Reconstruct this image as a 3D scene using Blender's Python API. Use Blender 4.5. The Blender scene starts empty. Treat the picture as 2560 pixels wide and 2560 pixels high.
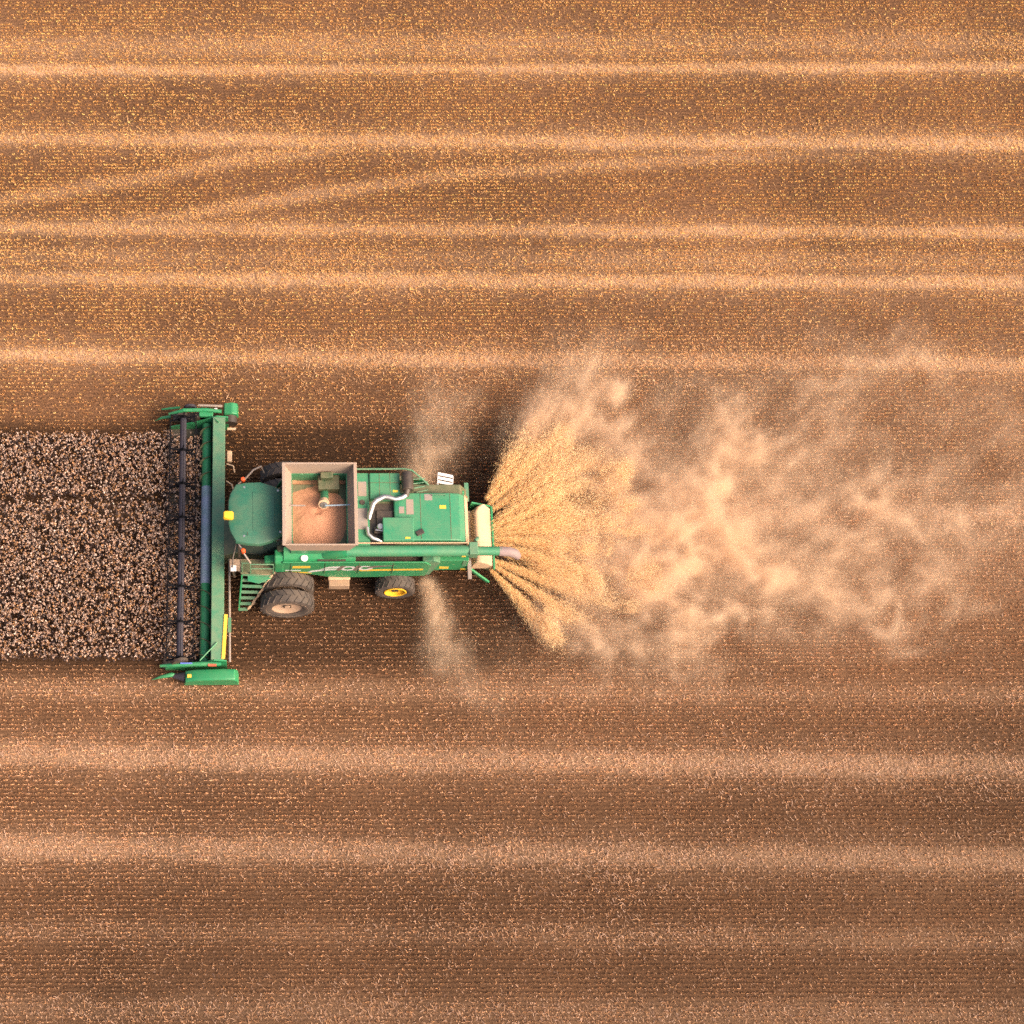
import bpy, bmesh, math, random
import numpy as np
from mathutils import Vector, Matrix

# ------------------------------------------------------------------ camera, sky, sun, exposure
sc = bpy.context.scene
COL = sc.collection
R = math.radians
PITCH = 21.5
DIST = 72.0
cam = bpy.data.cameras.new("camera")
cam.lens = 18 / math.tan(R(15)); cam.sensor_width = 36
cam.shift_x = 0.25
cam.clip_start = 0.5; cam.clip_end = 6000
camo = bpy.data.objects.new("camera", cam); COL.objects.link(camo)
camo.location = (0, -DIST * math.sin(R(PITCH)), DIST * math.cos(R(PITCH)))
camo.rotation_euler = (R(PITCH), 0, 0)
sc.camera = camo

SUN_EL, SUN_AZ = 42.0, -28.0          # azimuth: degrees from +x (right of the picture) towards +y (top)
w = bpy.data.worlds.new("World"); sc.world = w; w.use_nodes = True
nt = w.node_tree
sky = nt.nodes.new("ShaderNodeTexSky"); sky.sky_type = 'NISHITA'; sky.sun_disc = False
sky.sun_elevation = R(SUN_EL); sky.sun_rotation = R(90 - SUN_AZ)
sky.dust_density = 10.0; sky.air_density = 1.0; sky.ozone_density = 0.6
nt.links.new(sky.outputs[0], nt.nodes["Background"].inputs[0])
nt.nodes["Background"].inputs[1].default_value = 0.14
sun = bpy.data.lights.new("sun", 'SUN'); sun.energy = 2.7; sun.angle = R(38); sun.color = (1.0, 0.76, 0.52)
suno = bpy.data.objects.new("sun", sun); COL.objects.link(suno)
sd = Vector((math.cos(R(SUN_EL)) * math.cos(R(SUN_AZ)), math.cos(R(SUN_EL)) * math.sin(R(SUN_AZ)), math.sin(R(SUN_EL))))
suno.rotation_euler = sd.to_track_quat('Z', 'Y').to_euler()
suno.location = sd * 100
vs = sc.view_settings
vs.view_transform = 'Standard'; vs.look = 'None'; vs.gamma = 1.0; vs.exposure = 0.82
vs.use_curve_mapping = False
sc.cycles.use_denoising = False
sc.cycles.max_bounces = 6
sc.cycles.volume_bounces = 4
sc.cycles.volume_step_rate = 1.5

rng = np.random.default_rng(7)
random.seed(3)

# ------------------------------------------------------------------ materials
def new_mat(name):
    m = bpy.data.materials.new(name); m.use_nodes = True
    return m, m.node_tree, m.node_tree.nodes["Principled BSDF"]

def paint(name, col, rough=0.45, dust=0.25, metal=0.0, scale=1.3, dcol=(0.36, 0.24, 0.15), spec=0.5):
    """Base colour with patches of field dust lying on it (noise of its own shape)."""
    m, t, b = new_mat(name)
    tc = t.nodes.new("ShaderNodeTexCoord")
    n1 = t.nodes.new("ShaderNodeTexNoise"); n1.inputs["Scale"].default_value = scale; n1.inputs["Detail"].default_value = 9; n1.inputs["Roughness"].default_value = 0.68
    n2 = t.nodes.new("ShaderNodeTexNoise"); n2.inputs["Scale"].default_value = scale * 14; n2.inputs["Detail"].default_value = 4
    t.links.new(tc.outputs["Object"], n1.inputs["Vector"]); t.links.new(tc.outputs["Object"], n2.inputs["Vector"])
    ad = t.nodes.new("ShaderNodeMath"); ad.operation = 'MULTIPLY_ADD'; ad.inputs[1].default_value = 0.45
    t.links.new(n2.outputs["Fac"], ad.inputs[0]); t.links.new(n1.outputs["Fac"], ad.inputs[2])
    mr = t.nodes.new("ShaderNodeMapRange"); mr.inputs["From Min"].default_value = 0.5; mr.inputs["From Max"].default_value = 0.85
    mr.inputs["To Min"].default_value = dust * 0.35; mr.inputs["To Max"].default_value = min(1, dust * 1.9)
    t.links.new(ad.outputs[0], mr.inputs["Value"])
    mx = t.nodes.new("ShaderNodeMix"); mx.data_type = 'RGBA'
    mx.inputs[6].default_value = (*col, 1); mx.inputs[7].default_value = (*dcol, 1)
    t.links.new(mr.outputs[0], mx.inputs[0]); t.links.new(mx.outputs[2], b.inputs["Base Color"])
    rr = t.nodes.new("ShaderNodeMapRange"); rr.inputs["To Min"].default_value = rough; rr.inputs["To Max"].default_value = 0.9
    t.links.new(mr.outputs[0], rr.inputs["Value"]); t.links.new(rr.outputs[0], b.inputs["Roughness"])
    b.inputs["Metallic"].default_value = metal
    b.inputs["Specular IOR Level"].default_value = spec
    return m

M = {}
M['green'] = paint('green_paint', (0.0005, 0.22, 0.085), 0.36, 0.07)
M['green_dusty'] = paint('dusty_green_paint', (0.001, 0.205, 0.100), 0.40, 0.11)
M['green_worn'] = paint('worn_grey_green_paint', (0.018, 0.19, 0.105), 0.46, 0.17, scale=2.5)
M['green_dark'] = paint('dark_green_paint', (0.006, 0.06, 0.022), 0.5, 0.25)
M['roof'] = paint('cab_roof_green', (0.002, 0.125, 0.078), 0.40, 0.09, scale=2.2)
M['yellow'] = paint('yellow_paint', (0.80, 0.46, 0.015), 0.4, 0.10)
M['yellow_decal'] = paint('yellow_decal', (0.80, 0.50, 0.02), 0.35, 0.18, scale=4)
M['silver_decal'] = paint('silver_decal', (0.62, 0.62, 0.64), 0.35, 0.10, scale=5)
M['grey_decal'] = paint('dark_grey_decal', (0.10, 0.09, 0.10), 0.4, 0.2, scale=5)
M['tan_panel'] = paint('dust_and_lit_edge_tan', (0.42, 0.28, 0.18), 0.8, 0.5, dcol=(0.56, 0.38, 0.24), scale=2)
M['tank_sheet'] = paint('dusty_tank_sheet', (0.26, 0.21, 0.185), 0.6, 0.40, dcol=(0.36, 0.25, 0.18), scale=1.6)
M['rubber'] = paint('tyre_rubber', (0.022, 0.022, 0.026), 0.75, 0.22, dcol=(0.20, 0.14, 0.10), scale=3)
M['rim_dusty'] = paint('mud_coated_rim', (0.33, 0.20, 0.12), 0.85, 0.6, dcol=(0.45, 0.31, 0.22), scale=1.5)
M['black'] = paint('black_steel', (0.012, 0.012, 0.015), 0.45, 0.10)
M['reel_steel'] = paint('dark_blue_grey_steel', (0.018, 0.021, 0.040), 0.55, 0.05, spec=0.3)
M['trough'] = paint('worn_trough_floor', (0.035, 0.035, 0.03), 0.6, 0.2, dcol=(0.14, 0.10, 0.07))
M['matte_black'] = paint('matte_black_steel', (0.008, 0.008, 0.011), 0.9, 0.0, spec=0.1)
M['grey'] = paint('grey_steel', (0.20, 0.19, 0.20), 0.5, 0.3)
M['steel'] = paint('bright_steel', (0.62, 0.60, 0.58), 0.28, 0.10, metal=0.9)
M['worn_steel'] = paint('polished_auger_steel', (0.38, 0.39, 0.58), 0.4, 0.25, metal=0.2, dcol=(0.05, 0.25, 0.10), scale=3)
M['white'] = paint('white_paint', (0.80, 0.78, 0.76), 0.4, 0.05)
M['brown'] = paint('dusty_brown_box', (0.20, 0.13, 0.10), 0.7, 0.5)
M['orange'] = paint('orange_lens', (0.80, 0.10, 0.02), 0.25, 0.05)
M['red'] = paint('red_decal', (0.55, 0.05, 0.02), 0.4, 0.2)
M['blue'] = paint('blue_highlight', (0.06, 0.16, 0.60), 0.4, 0.1)
M['boot'] = paint('grey_rubber_boot', (0.15, 0.115, 0.13), 0.6, 0.3, dcol=(0.36, 0.26, 0.23))
M['platform'] = paint('dusty_platform_plate', (0.28, 0.20, 0.15), 0.75, 0.4)
def glass_mat():
    m, t, b = new_mat('tinted_cab_glass')
    b.inputs["Base Color"].default_value = (0.02, 0.035, 0.035, 1); b.inputs["Roughness"].default_value = 0.06
    return m
M['glass'] = glass_mat()
def mirror_mat():
    m, t, b = new_mat('mirror_glass')
    b.inputs["Base Color"].default_value = (0.55, 0.66, 0.8, 1); b.inputs["Metallic"].default_value = 1; b.inputs["Roughness"].default_value = 0.12
    return m
M['mirror'] = mirror_mat()

def attr_mat(name, attr, rough=0.8, translucent=0.0, spec=0.3):
    m, t, b = new_mat(name)
    a = t.nodes.new("ShaderNodeAttribute"); a.attribute_name = attr
    t.links.new(a.outputs["Color"], b.inputs["Base Color"])
    b.inputs["Roughness"].default_value = rough
    b.inputs["Specular IOR Level"].default_value = spec
    if translucent > 0:
        tr = t.nodes.new("ShaderNodeBsdfTranslucent"); t.links.new(a.outputs["Color"], tr.inputs["Color"])
        mx = t.nodes.new("ShaderNodeMixShader"); mx.inputs[0].default_value = translucent
        t.links.new(b.outputs[0], mx.inputs[1]); t.links.new(tr.outputs[0], mx.inputs[2])
        t.links.new(mx.outputs[0], t.nodes["Material Output"].inputs["Surface"])
    return m
M['straw'] = attr_mat('dry_straw', 'tint', 0.55, 0.15, 0.5)
M['crop'] = attr_mat('ripe_crop', 'tint', 0.7, 0.15, 0.3)
M['chaff'] = attr_mat('flying_chaff', 'tint', 0.7, 0.35, 0.3)

# ------------------------------------------------------------------ mesh helpers
class MB:
    def __init__(s): s.v = []; s.f = []
    def add(s, vs, fs):
        o = len(s.v); s.v += [tuple(p) for p in vs]; s.f += [tuple(i + o for i in f) for f in fs]
        return s
    def box(s, x0, x1, y0, y1, z0, z1):
        return s.add([(x0,y0,z0),(x1,y0,z0),(x1,y1,z0),(x0,y1,z0),(x0,y0,z1),(x1,y0,z1),(x1,y1,z1),(x0,y1,z1)],
                     [(3,2,1,0),(4,5,6,7),(0,1,5,4),(1,2,6,5),(2,3,7,6),(3,0,4,7)])
    def prism(s, poly, axis, a, b):
        """poly: 2D points; extruded along axis 'x' (poly=y,z), 'y' (poly=x,z) or 'z' (poly=x,y) from a to b."""
        n = len(poly)
        def P(p, c):
            return {'x': (c, p[0], p[1]), 'y': (p[0], c, p[1]), 'z': (p[0], p[1], c)}[axis]
        vs = [P(p, a) for p in poly] + [P(p, b) for p in poly]
        fs = [tuple(range(n))[::-1], tuple(range(n, 2 * n))] + [(i, (i + 1) % n, n + (i + 1) % n, n + i) for i in range(n)]
        return s.add(vs, fs)
    def loft(s, rings, close_ends=True):
        n = len(rings[0]); vs = [p for r in rings for p in r]; fs = []
        for k in range(len(rings) - 1):
            for i in range(n):
                j = (i + 1) % n
                fs.append((k*n+i, k*n+j, (k+1)*n+j, (k+1)*n+i))
        if close_ends:
            fs.append(tuple(range(n))[::-1]); fs.append(tuple(range((len(rings)-1)*n, len(rings)*n)))
        return s.add(vs, fs)
    def tube(s, pts, r, n=12, caps=True):
        pts = [Vector(p) for p in pts]; rs = r if isinstance(r, (list, tuple)) else [r] * len(pts)
        rings = []; prev = None
        for i, p in enumerate(pts):
            d = (pts[min(i+1, len(pts)-1)] - pts[max(i-1, 0)]).normalized()
            u = prev - d * prev.dot(d) if prev is not None else (d.orthogonal())
            u.normalize(); prev = u; v = d.cross(u)
            rings.append([tuple(p + (u * math.cos(2*math.pi*k/n) + v * math.sin(2*math.pi*k/n)) * rs[i]) for k in range(n)])
        return s.loft(rings, caps)
    def lathe(s, prof, c, axis='y', n=48):
        """prof: (radius, offset along axis) pairs, open profile."""
        rings = []
        for k in range(n):
            a = 2*math.pi*k/n; ca, sa = math.cos(a), math.sin(a)
            if axis == 'y': rings.append([(c[0]+q*ca, c[1]+o, c[2]+q*sa) for q, o in prof])
            elif axis == 'z': rings.append([(c[0]+q*ca, c[1]+q*sa, c[2]+o) for q, o in prof])
            else: rings.append([(c[0]+o, c[1]+q*ca, c[2]+q*sa) for q, o in prof])
        m = len(prof); vs = [p for r_ in rings for p in r_]; fs = []
        for k in range(n):
            k2 = (k + 1) % n
            for i in range(m - 1): fs.append((k*m+i, k2*m+i, k2*m+i+1, k*m+i+1))
        return s.add(vs, fs)
    def obox(s, c, ux, uy, uz, hx, hy, hz):
        c = Vector(c); ux, uy, uz = (Vector(q).normalized() for q in (ux, uy, uz))
        vs = [c + ux*hx*a + uy*hy*b + uz*hz*d for d in (-1, 1) for b in (-1, 1) for a in (-1, 1)]
        return s.add(vs, [(2,3,1,0),(4,5,7,6),(0,1,5,4),(1,3,7,5),(3,2,6,7),(2,0,4,6)])
    def bar(s, a, b, w, h):
        a, b = Vector(a), Vector(b); d = (b - a).normalized()
        side = d.cross(Vector((0,0,1)))
        if side.length < 1e-3: side = Vector((1,0,0))
        side.normalize(); up = side.cross(d)
        return s.obox((a+b)/2, d, side, up, (b-a).length/2, w/2, h/2)
    def build(s, name, mat, parent=None, smooth=False, bevel=0.0, label=None, origin=None):
        while parent is not None and parent.parent is not None and parent.parent.parent is not None: parent = parent.parent
        off = Vector(origin) if origin is not None else (world_of(parent) if parent else Vector((0,0,0)))
        me = bpy.data.meshes.new(name)
        me.from_pydata([(x-off.x, y-off.y, z-off.z) for x, y, z in s.v], [], s.f)
        bm = bmesh.new(); bm.from_mesh(me); bmesh.ops.recalc_face_normals(bm, faces=bm.faces[:]); bm.to_mesh(me); bm.free()
        me.materials.append(mat)
        o = bpy.data.objects.new(name, me); COL.objects.link(o)
        if parent:
            o.parent = parent
            if origin is not None: o.location = off - world_of(parent)
        elif origin is not None: o.location = off
        if smooth:
            me.polygons.foreach_set('use_smooth', [True] * len(me.polygons))
            me.set_sharp_from_angle(angle=R(38))
        if bevel > 0:
            b = o.modifiers.new('bevel', 'BEVEL'); b.width = bevel; b.segments = 2; b.limit_method = 'ANGLE'; b.angle_limit = R(35)
        if label: o['label'] = label
        return o

def world_of(o):
    p = Vector((0,0,0))
    while o is not None:
        p = p + Vector(o.location); o = o.parent
    return p

def empty(name, loc, parent=None):
    o = bpy.data.objects.new(name, None); COL.objects.link(o); o.empty_display_size = 0.3
    if parent: o.parent = parent; o.location = Vector(loc) - world_of(parent)
    else: o.location = loc
    return o

def tag(o, label=None, cat=None, group=None, kind=None):
    for k, v in (('label', label), ('category', cat), ('group', group), ('kind', kind)):
        if v: o[k] = v
    return o

def quads_object(name, V, tint, mat, n=4):
    """V: (N, n, 3) array of faces; tint: (N, 3) colours."""
    N = len(V)
    me = bpy.data.meshes.new(name)
    me.vertices.add(N * n); me.vertices.foreach_set('co', V.reshape(-1).astype(np.float32))
    me.loops.add(N * n); me.loops.foreach_set('vertex_index', np.arange(N * n, dtype=np.int32))
    me.polygons.add(N); me.polygons.foreach_set('loop_start', np.arange(0, N * n, n, dtype=np.int32))
    me.update(calc_edges=True)
    ca = me.attributes.new('tint', 'FLOAT_COLOR', 'FACE')
    ca.data.foreach_set('color', np.concatenate([tint, np.ones((N, 1))], 1).astype(np.float32).reshape(-1))
    me.materials.append(mat)
    o = bpy.data.objects.new(name, me); COL.objects.link(o)
    return o

# lattice noise in numpy
_LAT = rng.random((64, 64, 64)).astype(np.float32)
def vnoise(x, y, z=0.0):
    x, y, z = np.broadcast_arrays(np.asarray(x, float), np.asarray(y, float), np.asarray(z, float))
    xi, yi, zi = np.floor(x).astype(int), np.floor(y).astype(int), np.floor(z).astype(int)
    fx, fy, fz = x - xi, y - yi, z - zi
    fx, fy, fz = (q*q*(3-2*q) for q in (fx, fy, fz))
    def L(a, b, c): return _LAT[(xi+a) & 63, (yi+b) & 63, (zi+c) & 63]
    c00 = L(0,0,0)*(1-fx)+L(1,0,0)*fx; c10 = L(0,1,0)*(1-fx)+L(1,1,0)*fx
    c01 = L(0,0,1)*(1-fx)+L(1,0,1)*fx; c11 = L(0,1,1)*(1-fx)+L(1,1,1)*fx
    return (c00*(1-fy)+c10*fy)*(1-fz) + (c01*(1-fy)+c11*fy)*fz
def fbm(x, y, z=0.0, o=4, g=0.5):
    a, s, t = 1.0, 0.0, 0.0
    for k in range(o):
        s = s + a * vnoise(np.asarray(x)*2**k + 11.3*k, np.asarray(y)*2**k + 5.7*k, np.asarray(z)*2**k + 3.1*k); t += a; a *= g
    return s / t
def sstep(a, b, x): 
    q = np.clip((x - a) / (b - a), 0, 1); return q*q*(3-2*q)

# ------------------------------------------------------------------ field: tracks, cover, rows
X0, X1, Y0, Y1 = -19.0, 41.0, -25.0, 30.0
ROW = 0.158
# (y at x=-10, y at x=+32, half width, strength)
BANDS = [(19.69, 19.83, 0.24, 1.0), (16.37, 16.13, 0.30, 0.95), (12.22, 11.98, 0.26, 0.8), (9.96, 9.71, 0.30, 1.0),
         (6.61, 6.11, 0.30, 0.95), (-0.2, -0.1, 0.45, 0.5), (-9.33, -9.92, 0.42, 0.8), (-12.66, -13.29, 0.42, 0.85),
         (-18.22, -18.56, 0.5, 0.3), (20.8, 21.0, 0.6, 0.40), (10.9, 10.6, 0.5, 0.3), (-6.9, -7.2, 0.4, 0.3), (-15.6, -16.0, .4, .25)]
DIAG = [([(-15, 12.6), (-10.3, 13.41), (-5.02, 14.43), (-0.65, 15.43), (1.63, 15.65), (5.55, 16.28), (9.15, 16.41), (36, 16.4)], 0.30, 0.65),
        ([(-15, 11.6), (-3.37, 12.67), (1.61, 13.69), (8.1, 14.68), (19.68, 15.56), (31.24, 15.65), (36, 15.65)], 0.30, 0.65)]
def cover(x, y):
    """0 = standing stubble, 1 = flattened wheel track under pale chaff."""
    t = (x + 10) / 42.0
    wob = 0.05 * (fbm(x * 0.15, y * 0.0 + 3.0, 0.5) - 0.5)
    c = np.zeros_like(x)
    rag = .38 * (fbm(x * 1.1, y * 2.6, 5.0, 3) - .5) * 2
    for k, (a, b, hw, s) in enumerate(BANDS):
        yc = a + (b - a) * t + wob * (1 + 0.5 * k % 2)
        d = (y - yc) / (hw * 1.12) + rag
        s2 = s * (0.55 + 0.75 * vnoise(x * 0.13 + 9 * k, 0.5 * k + 0 * x, 2.2))
        c = np.maximum(c, .9 * s2 * np.exp(-np.abs(d) ** 2.2))
        c = np.maximum(c, 0.26 * s2 * np.exp(-(d / 2.2) ** 2))
    for k, (pts, hw, s) in enumerate(DIAG):
        px, py = zip(*pts); yc = np.interp(x, px, py)
        d = (y - yc) / (hw * 1.1) + rag
        fade = sstep(33, 14, x) if k == 1 else 1.0
        c = np.maximum(c, s * .62 * fade * np.exp(-np.abs(d) ** 2.2))
    return np.clip(c, 0, 1)
def patch(x, y):      # ragged patches of thicker residue
    return sstep(0.47, 0.70, fbm(x * 0.09 + 4, y * 0.33 + 8, 1.5, 4))
def damp(x, y):       # slow change of the soil across the field
    return fbm(x * 0.05 + 20, y * 0.07 + 31, 0.3, 3)

def fresh(x, y):      # strip cut a moment ago: no chaff has settled on it yet
    wv = .5 * (fbm(x * .3, y * .3, 6.0, 3) - .5)
    return sstep(-6.9, -5.6, y + wv) * sstep(4.2, 3.1, y + wv) * sstep(15, 7, x + 4 * wv)
def glow_fade(x, y):     # evening glow put into the ground colour: paler northwards, darker to the south-east
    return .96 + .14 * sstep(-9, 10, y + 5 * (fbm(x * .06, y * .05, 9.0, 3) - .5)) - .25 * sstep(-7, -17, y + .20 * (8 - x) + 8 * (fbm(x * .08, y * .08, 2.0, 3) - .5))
HUE_N, HUE_S = np.array([1.04, .99, .82]), np.array([1.0, 1.0, 1.30])  # golden glow north, mauve dimness south, tinted into stubble and straw
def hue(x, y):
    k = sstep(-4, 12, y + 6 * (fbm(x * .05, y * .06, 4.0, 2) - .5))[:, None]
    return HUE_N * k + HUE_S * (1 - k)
def build_field():
    xs = np.concatenate([[-1500, -500, -150, -60, -28], np.arange(X0, X1 + .1, 0.25), [50, 80, 200, 600, 1500]])
    ys = np.concatenate([[-1500, -500, -150, -60, -30], np.arange(Y0, Y1, ROW / 4), [36, 60, 200, 600, 1500]])
    gx, gy = np.meshgrid(xs, ys, indexing='xy')
    c = cover(gx, gy); inside = (gx > X0) & (gx < X1) & (gy > Y0) & (gy < Y1)
    z = np.where(inside, 0.018 * np.cos(2 * np.pi * (gy - Y0) / ROW) * (1 - c) - 0.03 * c + 0.03 * (fbm(gx * 1.7, gy * 1.7, 0.2, 3) - 0.5), 0)
    c = np.where(inside, c, np.maximum(c, .40))
    nx, ny = len(xs), len(ys)
    V = np.stack([gx, gy, z], -1).reshape(-1, 3)
    i = np.arange(nx * ny).reshape(ny, nx)
    F = np.stack([i[:-1, :-1], i[:-1, 1:], i[1:, 1:], i[1:, :-1]], -1).reshape(-1, 4)
    me = bpy.data.meshes.new('field')
    me.vertices.add(len(V)); me.vertices.foreach_set('co', V.astype(np.float32).reshape(-1))
    me.loops.add(F.size); me.loops.foreach_set('vertex_index', F.astype(np.int32).reshape(-1))
    me.polygons.add(len(F)); me.polygons.foreach_set('loop_start', np.arange(0, F.size, 4, dtype=np.int32))
    me.update(calc_edges=True)
    a = me.attributes.new('cover', 'FLOAT', 'POINT'); a.data.foreach_set('value', c.astype(np.float32).reshape(-1))
    wz = (glow_fade(gx, gy) * (1 - .60 * fresh(gx, gy)))  # painted glow fall-off times the darker fresh strip
    a = me.attributes.new('glow_and_fresh', 'FLOAT', 'POINT'); a.data.foreach_set('value', np.where(inside, wz, glow_fade(np.clip(gx, X0, X1), np.clip(gy, Y0, Y1))).astype(np.float32).reshape(-1))
    m, t, b = new_mat('field_soil')
    at = t.nodes.new("ShaderNodeAttribute"); at.attribute_name = 'cover'
    tc = t.nodes.new("ShaderNodeTexCoord")
    n = t.nodes.new("ShaderNodeTexNoise"); n.inputs["Scale"].default_value = 14; n.inputs["Detail"].default_value = 8; n.inputs["Roughness"].default_value = 0.75
    t.links.new(tc.outputs["Object"], n.inputs["Vector"])
    n3 = t.nodes.new("ShaderNodeTexNoise"); n3.inputs["Scale"].default_value = 0.12; n3.inputs["Detail"].default_value = 5
    t.links.new(tc.outputs["Object"], n3.inputs["Vector"])
    soil = t.nodes.new("ShaderNodeValToRGB")
    soil.color_ramp.elements[0].position = 0.32; soil.color_ramp.elements[0].color = (0.022, 0.012, 0.008, 1)
    soil.color_ramp.elements[1].position = 0.70; soil.color_ramp.elements[1].color = (0.190, 0.095, 0.048, 1)
    t.links.new(n.outputs["Fac"], soil.inputs[0])
    ch = t.nodes.new("ShaderNodeValToRGB")
    ch.color_ramp.elements[0].position = 0.30; ch.color_ramp.elements[0].color = (0.20, 0.115, 0.065, 1)
    ch.color_ramp.elements[1].position = 0.66; ch.color_ramp.elements[1].color = (0.43, 0.275, 0.18, 1)
    t.links.new(n.outputs["Fac"], ch.inputs[0])
    mx = t.nodes.new("ShaderNodeMix"); mx.data_type = 'RGBA'
    t.links.new(at.outputs["Fac"], mx.inputs[0]); t.links.new(soil.outputs[0], mx.inputs[6]); t.links.new(ch.outputs[0], mx.inputs[7])
    mr = t.nodes.new("ShaderNodeMapRange"); mr.inputs["From Min"].default_value = 0.3; mr.inputs["From Max"].default_value = 0.7
    mr.inputs["To Min"].default_value = 0.75; mr.inputs["To Max"].default_value = 1.25
    t.links.new(n3.outputs["Fac"], mr.inputs["Value"])
    mu = t.nodes.new("ShaderNodeVectorMath"); mu.operation = 'SCALE'
    ad = t.nodes.new("ShaderNodeAttribute"); ad.attribute_name = 'glow_and_fresh'
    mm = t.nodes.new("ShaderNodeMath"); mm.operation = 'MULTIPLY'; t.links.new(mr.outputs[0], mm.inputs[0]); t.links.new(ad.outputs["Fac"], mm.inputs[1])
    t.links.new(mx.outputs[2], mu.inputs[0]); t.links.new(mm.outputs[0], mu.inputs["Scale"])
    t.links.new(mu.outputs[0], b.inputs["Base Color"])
    b.inputs["Roughness"].default_value = 0.95; b.inputs["Specular IOR Level"].default_value = 0.15
    bp = t.nodes.new("ShaderNodeBump"); bp.inputs["Strength"].default_value = 0.7; bp.inputs["Distance"].default_value = 0.05
    t.links.new(n.outputs["Fac"], bp.inputs["Height"]); t.links.new(bp.outputs[0], b.inputs["Normal"])
    me.materials.append(m)
    o = bpy.data.objects.new('field', me); COL.objects.link(o)
    tag(o, 'brown harvested field in fine straight rows with paler wheel tracks', 'field', kind='structure')
    return o
build_field()

CROP = (-24.0, -3.15, -5.92, 3.0)          # x0, x1, y0, y1 of the standing crop
TYRES = [(1.14, -3.95, .3), (1.14, -3.25, .3), (1.14, 0.3, .3), (1.14, 0.95, .3), (5.1, -3.2, .25), (5.1, 0.25, .25)]

def strip(P, D, W, tint):                   # quads from base P along D (vectors), half width W
    return np.stack([P - W, P + W, P + D + W, P + D - W], 1), tint

def straw_tint(n, lo=0.55, hi=1.25, warm=0.5):
    base = np.array([0.56, 0.28, 0.095]); alt = np.array([0.53, 0.34, 0.20])
    k = rng.random((n, 1)); c = base * (1 - k * warm) + alt * k * warm
    return np.clip(c * rng.uniform(lo, hi, (n, 1)), 0, 0.8)

def build_stubble():
    rows = np.arange(Y0, Y1, ROW)
    step = 0.125
    nx = int((X1 - X0) / step)
    x = np.tile(X0 + np.arange(nx) * step, len(rows)) + np.repeat(rng.random(len(rows)) * step, nx) + rng.normal(0, 0.028, nx * len(rows))
    y = np.repeat(rows, nx) + rng.normal(0, 0.007, nx * len(rows))
    c = cover(x, y)
    gap = fbm(x * 1.9, y / ROW * 0.83, 4.0, 2)
    thin = fbm(x * .35, y * .9, 8.0, 3)
    keep = (rng.random(len(x)) < (1 - 0.85 * c) * sstep(0.14, 0.42, gap) * (.55 + .45 * sstep(.30, .6, thin)))
    keep &= ~((x > CROP[0]) & (x < -2.2) & (y > CROP[2]) & (y < CROP[3]))
    x, y, c = x[keep], y[keep], c[keep]
    n = len(x)
    tone = (glow_fade(x, y) ** 1.3 * (1.14 - .42 * fresh(x, y)) * rng.uniform(.75, 1.4, n))[:, None] * hue(x, y)
    Vs, Ts = [], []
    for k in range(9):
        az = rng.uniform(0, 2*np.pi, n)
        lean = rng.uniform(0.01, 0.075, n) * (1 + c); h = rng.uniform(0.035, 0.10, n) * (1 - 0.6 * c)
        P = np.stack([x + rng.normal(0, .028, n), y + rng.normal(0, .013, n), np.zeros(n) + 0.0], 1)
        D = np.stack([np.cos(az) * lean * 1.2, np.sin(az) * lean * 0.30, h], 1)
        wa = az + np.pi / 2 + rng.normal(0, .5, n); hw = rng.uniform(0.007, 0.015, n)
        W = np.stack([np.cos(wa) * hw, np.sin(wa) * hw * .6, np.zeros(n)], 1)
        v, t = strip(P, D, W, np.clip(straw_tint(n, 0.6, 1.3) * tone, 0, .8))
        Vs.append(v); Ts.append(t)
    o = quads_object('stubble', np.concatenate(Vs), np.concatenate(Ts), M['straw'])
    tag(o, 'short cut stubble standing in close straight rows across the field', 'stubble', kind='stuff')
build_stubble()

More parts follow.
